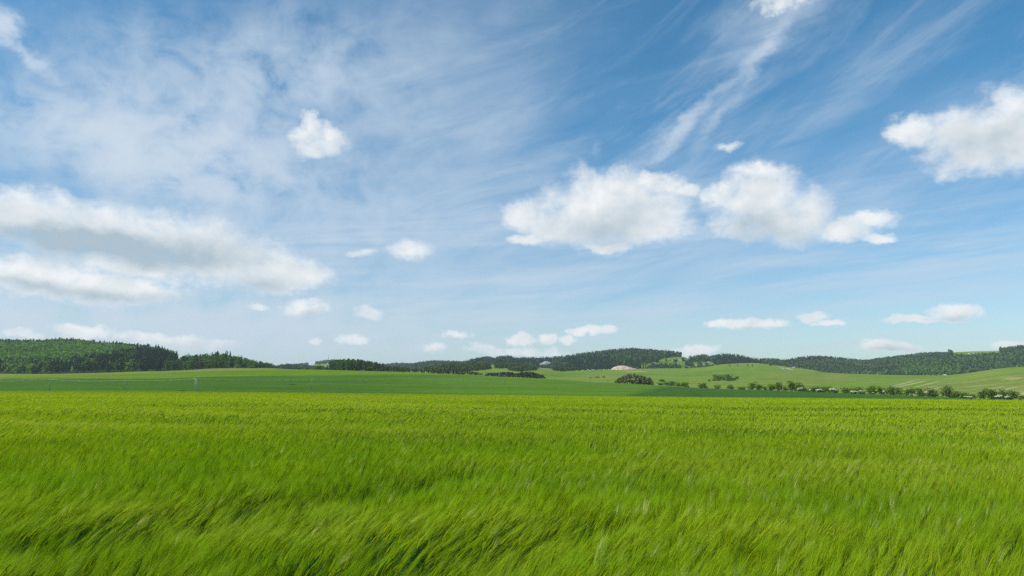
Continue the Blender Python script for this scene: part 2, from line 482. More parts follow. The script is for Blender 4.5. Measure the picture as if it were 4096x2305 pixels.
def barley():
    # positions: even cover near by, thinner with distance while the blades widen
    D0, RHO, EXP = 7.0, 340.0, 1.42
    xs, ys = [], []
    edges = np.concatenate([[-3.0, -.7], np.geomspace(1.6, 250, 60)])
    for d0, d1 in zip(edges[:-1], edges[1:]):
        dm = (d0 + d1) / 2
        rho = RHO if dm < D0 else RHO * (D0 / dm) ** EXP
        half = .80 * max(d1, 1.6) + 4.2
        n = int(rho * 2 * half * (d1 - d0))
        ys.append(rng.uniform(d0, d1, n)); xs.append(rng.uniform(-half, half, n))
    x = np.concatenate(xs); y = np.concatenate(ys)
    n = len(x)
    td = track_dist(x, y)
    keep = (td > .14) | (rng.random(n) < .6)
    x, y, td = x[keep], y[keep], td[keep]; n = len(x)
    d = np.hypot(x, y)
    w = np.where(d < D0, 1, (d / D0) ** .54)
    z = soil_z(x, y)
    # wind: gusts roll across the field as long waves; clumps nod together
    yp = np.maximum(y, 0)
    gust = fbm(np.arcsinh(x / (8.0 + .13 * yp)) * 1.3 + yp / 26, 9.0 * np.log(1 + yp / 7.0) + .12 * x / (1 + yp / 20), 71, 3)
    gust2 = fbm(x / 34, y / 11, 73, 3)
    clump = fbm(x / .45, y / .45, 77, 3)
    lean = .17 + .19 * gust + .12 * gust2 + .12 * clump + rng.normal(0, .05, n)
    lean = np.clip(lean, .02, .75)
    az = R(24) + .5 * fbm(x / 1.5, y / 1.5, 79, 3) + .35 * fbm(x / .3, y / .3, 83, 2) + rng.normal(0, .16, n)
    low = smooth(.62, .08, td + .12 * fbm(x / .6, y / .6, 87, 2))
    h = (CROP - .02) * (1 + (.09 + .17 * smooth(8, 40, d)) * gust + .09 * gust2 + .07 * smooth(25, 60, d) * fbm(x / 30, 18.0 * np.log(1 + yp / 9.0), 75, 2) + .07 * clump + rng.normal(0, .05, n)) * (1 - .17 * low)
    h = h - .02
    dirx, diry = np.cos(az), np.sin(az)
    dv = np.stack([dirx, diry, np.zeros(n)], 1)
    up = np.array((0, 0, 1.0))
    base = np.stack([x, y, z], 1)
    earL = .085 * rng.uniform(.8, 1.15, n); awnL = .135 * rng.uniform(.8, 1.2, n)
    stemH = h - .13
    def spine(s):
        s = np.asarray(s)[..., None] if np.ndim(s) else s
        L = (lean * h)[:, None]
        return base + up * (stemH * 1)[:, None] * (s * (1 - .25 * lean[:, None] * s)) + dv * L * (s ** 2.3)
    V = []; Q = []; T = []; C = []
    cnt = 0
    pv = (1 + .14 * fbm(x / 2.5, y / 2.5, 91, 3) + rng.normal(0, .10, n))[:, None]
    yel = rng.random(n)[:, None]
    c_stem = np.array((.042, .125, .020)) * pv
    c_leaf = np.array((.036, .115, .024)) * pv
    # greener near by, yellower farther off, varied with gusts and clumps
    yellow_mix = np.clip(.46 + .40 * smooth(5, 34, d + 9 * gust2 + 5 * gust) + .24 * gust + .20 * gust2 + .22 * clump + .25 * fbm(x / 1.3, y / 1.3, 93, 3), 0, 1)[:, None]
    c_ear = (np.array((.22, .34, .006)) * (1 - yellow_mix) + np.array((.40, .44, .008)) * yellow_mix) * (1 - .5 * yel ** 3) + np.array((.52, .50, .010)) * .5 * yel ** 3
    c_ear = c_ear * pv
    c_awn = (np.array((.190, .345, .005)) * (1 - yellow_mix) + np.array((.40, .50, .008)) * yellow_mix) * pv * (.85 + .3 * yel)
    fade = (.85 * smooth(9, 45, d))[:, None]
    c_ear = c_ear * (1 - fade) + c_awn * fade
    sheen = np.clip(smooth(.0, .5, .6 * gust + .7 * clump) * .38 + .45 * smooth(.0, .4, gust) * smooth(7, 16, d) * smooth(120, 60, d) + .50 * np.exp(-((d - 30) / 16) ** 2) * smooth(-.25, .4, gust2 + .4 * gust), 0, .8)[:, None] * rng.uniform(.4, 1, n)[:, None]  # pale wind sheen on gusts and mid field, painted into the awn colour
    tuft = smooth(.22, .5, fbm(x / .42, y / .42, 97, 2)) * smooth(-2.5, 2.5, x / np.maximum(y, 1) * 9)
    silver = ((rng.random(n) < .012 + .20 * tuft) * rng.uniform(.4, 1, n))[:, None]  # white glints on some heads, mostly rightward, painted as paler awns
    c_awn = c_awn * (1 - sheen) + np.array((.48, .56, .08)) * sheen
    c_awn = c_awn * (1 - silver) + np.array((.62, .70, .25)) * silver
    def ribbon(pts, wids, side, col0, col1, sel=None):
        """pts: list of (n,3), wids list of arrays (n,), quads between successive pairs"""
        nonlocal cnt
        k = len(pts); m = len(pts[0])
        A = np.empty((m, k, 2, 3), np.float32); CC = np.empty((m, k, 2, 3), np.float32)
        for j in range(k):
            A[:, j, 0] = pts[j] - side * wids[j][:, None]
            A[:, j, 1] = pts[j] + side * wids[j][:, None]
            t = j / (k - 1)
            CC[:, j, 0] = CC[:, j, 1] = col0 * (1 - t) + col1 * t
        idx = cnt + np.arange(m * k * 2).reshape(m, k, 2)
        Q.append(np.stack([idx[:, :-1, 0], idx[:, 1:, 0], idx[:, 1:, 1], idx[:, :-1, 1]], -1).reshape(-1, 4))
        V.append(A.reshape(-1, 3)); C.append(CC.reshape(-1, 3)); cnt += m * k * 2
    def tris(p0, p1, wid, side, col0, col1):
        nonlocal cnt
        m = len(p0)
        A = np.stack([p0 - side * wid[:, None], p0 + side * wid[:, None], p1], 1).astype(np.float32)
        CC = np.stack([col0, col0, col1], 1).astype(np.float32)
        T.append(cnt + np.arange(m * 3).reshape(m, 3)); V.append(A.reshape(-1, 3)); C.append(CC.reshape(-1, 3)); cnt += m * 3
    def rside(m, t):
        r = rng.normal(0, 1, (m, 3)); r -= t * (r * t).sum(1, keepdims=True)
        return r / (np.linalg.norm(r, axis=1, keepdims=True) + 1e-6)
    def unit(a): return a / (np.linalg.norm(a, axis=1, keepdims=True) + 1e-9)
    p1 = spine(np.ones(n)); p0 = spine(np.full(n, .88))
    tan = unit(p1 - p0)
    # stems
    near = d < 45
    s0 = np.where(d < 12, .25, .5)
    pts = [spine(s0), spine((s0 + 1) / 2), spine(np.full(n, .85)), p1]
    sd = rside(n, tan)
    wst = .0022 * w
    ribbon([p[near] for p in pts], [wst[near]] * 4, sd[near], c_stem[near] * .9, c_stem[near] * 1.3)
    # leaves: long arching blades below the ears
    for q in range(2):
        m = d < (60 if q == 0 else 25)
        k = m.sum()
        a2 = az[m] + rng.normal(0, .9, k)
        ld = np.stack([np.cos(a2), np.sin(a2), np.zeros(k)], 1)
        st = rng.uniform(.55, .85, k) if q == 0 else rng.uniform(.35, .7, k)
        full = np.full(n, .7); full[m] = st
        b0 = spine(full)[m]
        L = rng.uniform(.14, .26, k)[:, None]
        b1 = b0 + ld * L * .45 + up * L * .45; b2 = b0 + ld * L * .95 + up * L * rng.uniform(.1, .7, k)[:, None]
        side = np.stack([-ld[:, 1], ld[:, 0], np.zeros(k)], 1) + rng.normal(0, .3, (k, 3))
        side = unit(side)
        ww = (.0042 * w[m])
        ribbon([b0, b1, b2], [ww * .8, ww, ww * .15], side, c_leaf[m], c_leaf[m] * 1.15)
    # ears: two crossed spindles bending over with the wind
    ed = unit(tan + dv * (.10 + lean[:, None] * .45) + up * .10 + rng.normal(0, .10, (n, 3)))
    e0 = p1; e1 = p1 + ed * (earL * .5)[:, None]
    ed2 = unit(ed + dv * .14 - up * .03)
    e2 = e1 + ed2 * (earL * .5)[:, None]
    we = .0058 * np.minimum(w, 6)
    for q in range(2):
        m = np.ones(n, bool) if q == 0 else d < 14
        s_ = rside(n, ed)[m] if q == 0 else unit(np.cross(sd2[m], ed[m]))
        if q == 0: sd2 = s_
        ribbon([e0[m], (e0 * .6 + e1 * .4)[m], e1[m], e2[m]], [we[m] * .55, we[m], we[m] * .95, we[m] * .3], s_, c_ear[m], c_ear[m])
    # awns: a brush of fine bristles
    for q in range(30):
        lim = 250 if q < 4 else (45 if q < 8 else (26 if q < 12 else 13))
        m = d < lim; k = int(m.sum())
        f = rng.uniform(.05, 1, k)[:, None]
        start = e0[m] + (e2 - e0)[m] * f
        spread = rng.normal(0, .13, (k, 3))
        ad = unit(ed2[m] + dv[m] * .05 + spread)
        L = (awnL[m] * rng.uniform(.75, 1.15, k))[:, None]
        mid = start + ad * L * .55
        tip = start + unit(ad + dv[m] * .08 - up * .03) * L
        wa = .00072 * np.where(d[m] < 13, 1.0, w[m] * (1.25 if lim > 200 else 1.0)) * (1.0 if q >= 4 else np.where(d[m] > 60, 2.2, 1.0))
        side = rside(k, ad)
        if q < 6 or True:
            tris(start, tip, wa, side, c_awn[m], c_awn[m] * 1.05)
    V = np.concatenate(V); C = np.concatenate(C)
    Fq = np.concatenate(Q); Ft = np.concatenate(T)
    print('barley plants', n, 'verts', len(V), 'quads', len(Fq), 'tris', len(Ft))
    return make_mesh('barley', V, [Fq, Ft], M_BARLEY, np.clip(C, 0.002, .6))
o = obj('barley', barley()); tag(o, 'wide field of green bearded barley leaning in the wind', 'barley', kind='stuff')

# ------------------------------------------------------------------ trees
def leaf_cards(cen, size, rs, flat=.0):
    n = len(cen)
    a = rs.normal(0, 1, (n, 3)); a[:, 2] *= (1 - flat); a /= np.linalg.norm(a, axis=1, keepdims=True)
    b = rs.normal(0, 1, (n, 3)); b -= a * (a * b).sum(1, keepdims=True); b /= np.linalg.norm(b, axis=1, keepdims=True)
    s = np.broadcast_to(np.asarray(size, float), (n,))[:, None] * rs.uniform(.7, 1.3, (n, 1))
    q = np.stack([cen - a * s - b * s * .6, cen + a * s - b * s * .6, cen + a * s * .8 + b * s * .6, cen - a * s * .8 + b * s * .6], 1)
    return q.reshape(-1, 3), np.arange(n * 4).reshape(n, 4)

def broadleaf(seed, nq, low=.0, size=.075, col=(.07, .13, .025), lobes=9):
    """crown of leaf clusters in a few uneven lobes; height 1, width about 1, starts at z = low"""
    rs = np.random.default_rng(seed)
    lc = []
    for k in range(lobes):
        t = k / lobes
        zz = low + (1 - low) * (.22 + .60 * rs.random())
        rr = .30 * math.sqrt(rs.random()) * (1.15 - .7 * abs((zz - low) / (1 - low) - .45))
        a = rs.uniform(0, 6.283)
        lc.append((rr * math.cos(a), rr * math.sin(a), zz, rs.uniform(.17, .27)))
    for k in range(4):
        a = rs.uniform(0, 6.283); lc.append((.26 * math.cos(a), .26 * math.sin(a), low + (1 - low) * .16, .20))
    lc.append((0, 0, low + (1 - low) * .5, .28)); lc.append((0, 0, low + (1 - low) * .30, .27))
    lc = np.array(lc)
    pick = rs.choice(len(lc), nq, p=lc[:, 3] ** 2 / (lc[:, 3] ** 2).sum())
    dirs = rs.normal(0, 1, (nq, 3)); dirs /= np.linalg.norm(dirs, axis=1, keepdims=True)
    rad = rs.uniform(.55, 1.08, nq)
    c = lc[pick, :3] + dirs * (lc[pick, 3] * rad)[:, None] * np.array((1, 1, (1 - low) * .95 + .05))
    c[:, :2] *= .46 / np.quantile(np.hypot(c[:, 0], c[:, 1]), .97)
    c[:, 2] = np.clip(c[:, 2], low * .8 + .01, None); c[:, 2] *= .97 / np.quantile(c[:, 2], .985)
    V, F = leaf_cards(c, size, rs)
    shade = np.repeat(rs.uniform(.7, 1.35, nq) , 4) * np.repeat((.85 + .3 * rs.random(len(lc)))[pick], 4)
    C = np.array(col)[None, :] * shade[:, None]
    return V, F, C

def conifer(seed, nq, low=.08, size=.06, col=(.03, .062, .026), width=.36, taper=.9, ragged=.25):
    """a spire of drooping sprays, height 1"""
    rs = np.random.default_rng(seed)
    zz = low + (1 - low) * rs.random(nq) ** 1.15
    r = width * .5 * (1 - ((zz - low) / (1 - low)) ** (1.0 / taper)) + .012
    lay = .75 + .25 * np.sin(zz * 46 + rs.random() * 6)
    a = rs.uniform(0, 6.283, nq)
    rr = r * lay * rs.uniform(.35, 1 + ragged, nq)
    c = np.stack([rr * np.cos(a), rr * np.sin(a), zz - .02 * rr / width], 1)
    V, F = leaf_cards(c, size * (1.15 - .7 * (zz - low)), rs, .4)
    C = np.array(col)[None, :] * np.repeat(rs.uniform(.65, 1.4, nq), 4)[:, None]
    # slim leader
    return V, F, C

def pine(seed, nq, low=.35, size=.075, col=(.045, .065, .026)):
    """a round-headed pine: bare below, tufted above"""
    rs = np.random.default_rng(seed)
    lc = []
    for k in range(8):
        zz = low + (1 - low) * rs.uniform(.05, .85)
        rr = .17 * math.sqrt(rs.random()) * (1.2 - .8 * (zz - low) / (1 - low)); a = rs.uniform(0, 6.283)
        lc.append((rr * math.cos(a), rr * math.sin(a), zz, rs.uniform(.09, .15)))
    lc = np.array(lc)
    pick = rs.integers(0, len(lc), nq)
    dirs = rs.normal(0, 1, (nq, 3)); dirs /= np.linalg.norm(dirs, axis=1, keepdims=True)
    c = lc[pick, :3] + dirs * (lc[pick, 3] * rs.uniform(.3, 1.1, nq))[:, None]
    V, F = leaf_cards(c, size, rs, .3)
    C = np.array(col)[None, :] * np.repeat(rs.uniform(.65, 1.4, nq), 4)[:, None]
    return V, F, C

def trunk_mesh(name, h, r, bend=.03, limbs=3, seed=0):
    rs = np.random.default_rng(seed); mb = MB()
    p = np.array((0, 0, -.03)); q = np.array((bend * rs.normal(), bend * rs.normal(), h * .5)); t = np.array((bend * rs.normal(), bend * rs.normal(), h))
    mb.bar(p, q, r, r * .75); mb.bar(q, t, r * .75, r * .4)
    for k in range(limbs):
        a = rs.uniform(0, 6.283); s = q + (t - q) * rs.uniform(.0, .8)
        mb.bar(s, s + np.array((.2 * math.cos(a), .2 * math.sin(a), .18)), r * .4, r * .15, 5)
    return mb.mesh(name, M_BARK)

def merge(name, protos, pos, scale_h, scale_w, rot, which, tint, mat):
    """one mass of many trees as a single mesh"""
    Vs, Fs, Cs = [], [], []; off = 0
    for k, (V, F, C) in enumerate(protos):
        m = which == k; cnt = int(m.sum())
        if not cnt: continue
        ca, sa = np.cos(rot[m])[:, None], np.sin(rot[m])[:, None]
        x = (V[None, :, 0] * ca - V[None, :, 1] * sa) * scale_w[m][:, None] + pos[m, 0][:, None]
        y = (V[None, :, 0] * sa + V[None, :, 1] * ca) * scale_w[m][:, None] + pos[m, 1][:, None]
        z = V[None, :, 2] * scale_h[m][:, None] + pos[m, 2][:, None]
        Vs.append(np.stack([x, y, z], -1).reshape(-1, 3).astype(np.float32))
        Fs.append((F[None] + (off + np.arange(cnt) * len(V))[:, None, None]).reshape(-1, F.shape[1]))
        Cs.append((C[None] * tint[m][:, None, :]).reshape(-1, 3).astype(np.float32))
        off += cnt * len(V)
    return make_mesh(name, np.concatenate(Vs), np.concatenate(Fs), mat, np.concatenate(Cs))

def scatter(layer, u0, u1, Y0, Y1, spacing):
    """jittered points on a layer between two depth curves"""
    pts = []
    Ym0 = min(float(np.min(Y0(np.linspace(u0, u1, 40)))), 1e9); Ym1 = float(np.max(Y1(np.linspace(u0, u1, 40))))
    y = Ym0
    while y < Ym1:
        xs = np.arange(lateral(u0) * y, lateral(u1) * y, spacing)
        xs = xs + rng.uniform(-.5, .5, len(xs)) * spacing
        yy = y + rng.uniform(-.5, .5, len(xs)) * spacing
        u = 2048 + xs / yy * F4 / (1.0 / cp) * 1.0
        pts.append(np.stack([u, yy, xs], 1)); y += spacing
    p = np.concatenate(pts)
    # exact column from lateral()
    up0 = -(VH - 1152.5) / F4
    p[:, 0] = 2048 + p[:, 2] / p[:, 1] * F4 * (cp - up0 * sp)
    m = (p[:, 1] > Y0(p[:, 0])) & (p[:, 1] < Y1(p[:, 0])) & (p[:, 0] > u0) & (p[:, 0] < u1)
    p = p[m]
    z = layer.height(p[:, 0], p[:, 1])
    return p[:, 0], np.stack([p[:, 2], p[:, 1], z], 1)

def row_of(P):
    sl = (P[:, 2] - CAM_Z) / P[:, 1]
    up = (sl * cp - sp) / (cp + sl * sp)
    return 1152.5 - up * F4

# --- woods on the left hill
B_MID = [broadleaf(100 + k, 90, .05, .10, (.075, .145, .020)) for k in range(4)]
K_MID = [conifer(200 + k, 80, .05, .085, (.026, .055, .024), .42) for k in range(3)]
P_MID = [pine(250 + k, 70, .25, .10, (.042, .062, .028)) for k in range(2)]
MIDP = B_MID + K_MID + P_MID
u_, P_ = scatter(LF, -700, 700, lambda u: depB(u) + 2, lambda u: depF(u) + 25, 7.6)
v_ = row_of(P_)
frac = (P_[:, 1] - depB(u_)) / (depF(u_) - depB(u_))
sp_n = fbm(P_[:, 0] / 60, P_[:, 1] / 60, 5, 3)
# conifers darken the lower right flank and the crest, broadleaves hold the middle
pc = smooth(.25, -.1, frac - .25 * smooth(150, 420, u_) - .45 * smooth(350, 560, u_) + .25 * sp_n) * .85 + smooth(.82, .95, frac) * .45 + smooth(520, 600, u_) * .25
r_ = rng.random(len(u_))
which = np.where(r_ < pc, np.where(rng.random(len(u_)) < .72, 4 + rng.integers(0, 3, len(u_)), 7 + rng.integers(0, 2, len(u_))), rng.integers(0, 4, len(u_)))
con = which >= 4
hh = np.where(con, rng.uniform(12, 18, len(u_)), rng.uniform(10, 15, len(u_)))
edge = frac < .03
ww = np.where(which >= 7, hh * .9, np.where(con, hh * rng.uniform(.75, 1.1, len(u_)), hh * rng.uniform(.8, 1.25, len(u_))))
tint = (1.12 + .42 * sp_n + rng.normal(0, .16, len(u_)))[:, None] * np.array((1.0, 1.0, 1.0)) * np.where(con, .66, .15 + 1.25 + .4 * (rng.random(len(u_)) - .3))[:, None]
o = obj('forest', merge('forest', MIDP, P_, hh, ww, rng.uniform(0, 6.28, len(u_)), which, np.clip(tint, .4, 2.6), M_LEAF))
tag(o, 'mixed wood of green broadleaves and dark conifers covering the left hill', 'forest', kind='stuff')
print('left wood', len(u_))

# low scrub along the foot of that wood
u_, P_ = scatter(LF, -500, 660, lambda u: depB(u) - 4, lambda u: depB(u) + 6, 4.0)
k_ = len(u_); hh = rng.uniform(1.5, 4.5, k_)
o = obj('undergrowth', merge('undergrowth', B_MID, P_, hh, hh * rng.uniform(1.2, 2.0, k_), rng.uniform(0, 6.28, k_), rng.integers(0, 4, k_), (rng.uniform(.7, 1.5, k_))[:, None] * np.array((1.1, 1.05, 1)), M_LEAF))
tag(o, 'bushy green undergrowth along the foot of the left wood', 'undergrowth', kind='stuff')

# --- woods on the far ridges
B_FAR = [broadleaf(300 + k, 36, .0, .15, (.056, .086, .034), 6) for k in range(3)]
K_FAR = [conifer(320 + k, 34, .0, .13, (.024, .050, .028), .46) for k in range(4)]
FARP = B_FAR + K_FAR
u_, P_ = scatter(LD, 830, 5200, lambda u: depD(u) - 820, lambda u: depD(u) + 30, 9.5)
v_ = row_of(P_)
okm = ~in_clear(u_, v_, 20)
okm &= ~((rng.random(len(u_)) < .0))
keepv = v_ < 1512
okm &= keepv
u_, P_, v_ = u_[okm], P_[okm], v_[okm]
sp_n = fbm(P_[:, 0] / 110, P_[:, 1] / 110, 15, 3)
top = (skyD(u_) + 15 * .9 / depD(u_) * F4); hf = np.clip((v_ - top) / 60.0, 0, 2)
pc = .55 + .5 * sp_n
pc = pc + .5 * (smooth(2240, 2300, u_) * smooth(2480, 2420, u_) * smooth(1432, 1445, v_))            # dark spruce block behind the spoil heap
pc = pc + .5 * smooth(2860, 2890, u_) * smooth(3060, 3010, u_)                                      # dark round hill: its cloud shadow is given as extra dark conifers
pc = pc + .35 * smooth(1850, 1880, u_) * smooth(2260, 2180, u_)
pc = pc - .45 * smooth(3080, 3300, u_) + .6 * smooth(3150, 3220, u_) * smooth(3560, 3450, u_) * smooth(1462, 1446, v_)
sp_m = fbm(P_[:, 0] / 34, P_[:, 1] / 34, 19, 3)
kk = len(u_)
con = rng.random(kk) < np.clip(pc, .12, .97)
which = np.where(con, 3 + rng.integers(0, 4, kk), rng.integers(0, 3, kk))
hh = np.where(con, rng.uniform(10, 17.5, kk), rng.uniform(9, 15, kk)); ww = np.where(con, rng.uniform(8, 12, kk), hh * rng.uniform(.8, 1.05, kk))
tint = (.95 + .36 * sp_n + .38 * sp_m + rng.normal(0, .14, kk))[:, None] * np.ones(3)
tint = tint * np.where(con, 1.15, 1.55 + .45 * smooth(.0, .5, sp_m))[:, None] * (1 + .08 * smooth(3080, 3300, u_))[:, None]
fresh = smooth(3580, 3640, u_) * smooth(3880, 3800, u_) * smooth(1462, 1476, v_)
tint = tint * (1 + fresh[:, None] * np.array((.30, .45, -.1)))
o = obj('woods', merge('woods', FARP, P_, hh, ww, rng.uniform(0, 6.28, kk), which, np.clip(tint, .4, 2.6), M_LEAF))
tag(o, 'dark bluish woods along the far ridge behind the meadows', 'woods', kind='stuff')
print('far woods', kk)
u_, P_ = scatter(LE, 730, 1780, lambda u: np.full(np.shape(u), YE - 800.), lambda u: np.full(np.shape(u), YE + 30.), 13)
v_ = row_of(P_); okm = ~poly_in(u_, v_, CLEAR_E[0]); u_, P_ = u_[okm], P_[okm]; kk = len(u_)
hh = rng.uniform(11, 17, kk)
o = obj('woods', merge('distant_woods', FARP, P_, hh, hh * 1.1, rng.uniform(0, 6.28, kk), rng.integers(0, 7, kk), rng.uniform(.8, 1.2, kk)[:, None] * np.ones(3), M_LEAF))
tag(o, 'pale blue woods on the most distant hill under the two masts', 'woods', kind='stuff')

# scrub on the pale hillside
SCRUB = [[(1790, 1462), (1900, 1459), (1945, 1466), (1968, 1474), (1945, 1480), (1900, 1484), (1850, 1488), (1780, 1490), (1700, 1486), (1690, 1476)],
         [(1978, 1468), (2000, 1463), (2030, 1465), (2034, 1471), (2010, 1475), (1980, 1474)],
         [(2030, 1474), (2050, 1462), (2080, 1457), (2130, 1462), (2148, 1474), (2140, 1481), (2090, 1488), (2050, 1486), (2032, 1481)],
         [(2210, 1482), (2260, 1474), (2330, 1474), (2320, 1483), (2240, 1486)]]
u_, P_ = scatter(LC, 1660, 2340, lambda u: depB(u) + 100, lambda u: depC(u) + 8, 6.0)
v_ = row_of(P_); m = np.zeros(len(u_), bool)
for p in SCRUB: m |= poly_in(u_, v_ + 1.5 * fbm(u_ / 8, v_ / 4, 3), p)
m &= rng.random(len(u_)) < .85
u_, P_ = u_[m], P_[m]; kk = len(u_); hh = rng.uniform(3, 7, kk)
o = obj('shrubbery', merge('shrubbery', B_FAR, P_, hh, hh * rng.uniform(1, 1.5, kk), rng.uniform(0, 6.28, kk), rng.integers(0, 3, kk), (rng.uniform(.8, 1.5, kk))[:, None] * np.array((1.1, 1.05, .95)), M_LEAF))
tag(o, 'patches of green scrub on the pale hillside below the far ridge', 'shrubbery', kind='stuff')

# low wood at the foot of the right-hand ridge and scattered cover on the central clearing
u_, P_ = scatter(LD, 2560, 2960, lambda u: depD(u) - 700, lambda u: depD(u) - 120, 11)
v_ = row_of(P_); nn = fbm(P_[:, 0] / 35, P_[:, 1] / 35, 61, 3)
m = in_clear(u_, v_) & (nn > .18) & (v_ > 1444)
u_, P_ = u_[m], P_[m]; kk = len(u_); hh = rng.uniform(5, 12, kk)
if kk:
    o = obj('shrubbery', merge('clearing_scrub', B_FAR, P_, hh, hh * rng.uniform(.9, 1.4, kk), rng.uniform(0, 6.28, kk), rng.integers(0, 3, kk), rng.uniform(.7, 1.3, kk)[:, None] * np.ones(3), M_LEAF))
    tag(o, 'loose scrub and small trees in the clearing on the middle ridge', 'shrubbery', kind='stuff')

# --- single trees: meshes shared by the copies
def proto_set(fn, n, name, mat, **kw):
    out = []
    for k in range(n):
        V, F, C = fn(seed=kw.pop('seed0', 0) + k if False else 500 + k * 13 + len(name), **kw)
        out.append(make_mesh(name, V, F, mat, C))
    return out
BUSH = proto_set(broadleaf, 6, 'shrub', M_LEAF, nq=420, low=0.0, size=.055, col=(.085, .150, .018), lobes=10)
CROWN = proto_set(broadleaf, 6, 'crown', M_LEAF, nq=460, low=.04, size=.055, col=(.085, .150, .018), lobes=11)
CROWN_S = proto_set(broadleaf, 5, 'crown', M_LEAF, nq=170, low=.04, size=.08, col=(.075, .145, .020), lobes=9)
SPRUCE = proto_set(conifer, 5, 'crown', M_NEEDLE, nq=190, low=.06, size=.065, col=(.040, .078, .028), width=.46)
PINE = proto_set(pine, 5, 'crown', M_NEEDLE, nq=190, low=.12, size=.08, col=(.095, .115, .045))
TRUNK = [trunk_mesh('trunk', .55, .028, .02, 3, k) for k in range(3)]
TRUNK_P = [trunk_mesh('trunk', .85, .016, .012, 2, 20 + k) for k in range(2)]

def pick_any(u, v):
    return LB.pick(u, v)

def put_tree(name, P, h, w, crown, trunk, label, cat, group=None, color=(1, 1, 1)):
    t = empty(name, P, random.uniform(0, 6.28), (w, w, h))
    c = obj('crown', crown, t); c.color = (*color, 1)
    s = obj('trunk', trunk, t)
    tag(t, label, cat, group)
    return t

def put_shrub(name, P, h, w, mesh, label, cat, group=None, color=(1, 1, 1)):
    o = obj(name, mesh); o.location = P; o.scale = (w, w, h); o.rotation_euler = (0, 0, random.uniform(0, 6.28)); o.color = (*color, 1)
    return tag(o, label, cat, group)

# broad trees and spruces standing out at the end of the left wood
lab_b = 'green broadleaf tree in the low wood at the end of the left hill'
lab_s = 'pointed dark spruce in the low wood at the end of the left hill'
lab_p = 'brownish pine in the low wood at the end of the left hill'
u_, P_ = scatter(LF, 665, 1092, lambda u: depB(u) + 3, lambda u: np.minimum(depF(u) + 6, depB(u) + 75), 8.2)
for u, P in zip(u_, P_):
    hm = np.interp(u, [660, 900, 960, 1020, 1085], [15, 15, 13, 10, 7]) * random.uniform(.72, 1.05)
    r = random.random()
    pf = .55 if u < 800 else .15
    if r < pf * .6:
        put_tree('pine_tree', P, hm * 1.0, hm * .95, random.choice(PINE), random.choice(TRUNK_P), lab_p, 'tree', 'pines in the low wood', (1.15, .95, .9))
    elif r < .30 + pf * .3:
        put_tree('spruce_tree', P, hm * 1.1, hm * .85, random.choice(SPRUCE), random.choice(TRUNK_P), lab_s, 'tree', 'spruces in the low wood')
    else:
        k = random.uniform(.85, 1.3)
        put_tree('broadleaf_tree', P, hm * .95, hm * .85, random.choice(CROWN_S), random.choice(TRUNK), lab_b, 'tree', 'broadleaf trees in the low wood', (k, k, k))
print('low wood', len(u_))
for u, vt in ((863, 1405), (897, 1404), (962, 1424)):
    P = LF.pick(u, float(crestB(u)) - 6); P[2] = LF.height(u, P[1])[0]
    h = (1545 - vt) / F4 * P[1] + CAM_Z - P[2]
    lb = {863: 'tall thin spruce rising above the low wood, nearest the wooded hill', 897: 'tallest pointed spruce above the middle of the low wood', 962: 'slim spruce poking out over the falling end of the low wood'}[u]
    put_tree('spruce_tree', P, h, h * .62, random.choice(SPRUCE), TRUNK_P[0], lb, 'tree')

# the dense plantation on the crest of the green field
def stand(u0, u1, rows, step, hfun, protos, trunks, name, label, group, colr, wk=.9, dy=0):
    n = 0
    for r in range(rows):
        u = u0 + random.uniform(0, step)
        while u < u1:
            Y = float(depB(u)) - 6 + r * 7.0 + random.uniform(-2, 2) + dy
            z = LB.height(u, Y)[0]
            if LC is not None and False: pass
            h = float(hfun(u)) * random.uniform(.85, 1.06)
            if h > 1.2:
                k = random.uniform(.85, 1.18)
                put_tree(name, (float(lateral(u)) * Y, Y, z), h, h * wk * random.uniform(.85, 1.2), random.choice(protos), random.choice(trunks), label, 'tree', group, tuple(c * k for c in colr)); n += 1
            u += step * random.uniform(.75, 1.25)
    return n
top1 = curve([(1318, 1441), (1345, 1437), (1400, 1434), (1430, 1435), (1480, 1443), (1530, 1452), (1545, 1459), (1580, 1462), (1620, 1465), (1645, 1470)])
h1 = lambda u: max(0.0, (float(crestB(u)) - float(top1(u))) / F4 * float(depB(u)))
a = stand(1322, 1640, 3, 10.5, h1, PINE + SPRUCE[:3], TRUNK_P, 'pine_tree', 'tall brownish green pine in the dense plantation on the field crest', 'pines of the plantation on the crest', (1.25, 1.3, 1.1), .95)
h1b = lambda u: .88 * h1(u)
a += stand(1318, 1420, 1, 10, h1b, CROWN_S, TRUNK, 'broadleaf_tree', 'bright green broadleaf tree on the left front of the plantation', 'broadleaf trees edging the plantation', (1.0, 1.05, .9), .85, -5)
h2 = curve([(1640, 5.5), (1700, 5.0), (1760, 4.5), (1850, 6.0), (1930, 3.5)])
a += stand(1645, 1930, 2, 8.5, h2, PINE + SPRUCE[:2], TRUNK_P, 'pine_tree', 'short pine in the thin row running down the field crest', 'short pines in the thin row', (1.1, 1.05, .95), 1.0)
h3 = curve([(1936, 3.5), (1960, 5.0), (1975, 5.0), (2000, 6.2), (2045, 7.2), (2060, 5.0), (2090, 7.6), (2130, 7.8), (2150, 6.5), (2170, 5.0), (2186, 2.0)])
a += stand(1938, 2184, 3, 8.5, h3, PINE + SPRUCE[:2], TRUNK_P, 'pine_tree', 'dark pine in the narrow belt below the scrubby hillside', 'dark pines of the narrow belt', (.85, .88, .9), 1.05)
top2 = curve([(2452, 1529), (2466, 1518), (2480, 1508), (2510, 1494), (2535, 1492), (2560, 1500), (2580, 1505), (2600, 1508), (2608, 1516), (2614, 1530)])
h4 = lambda u: max(0.0, (float(crestB(u)) - float(top2(u))) / F4 * float(depB(u)))
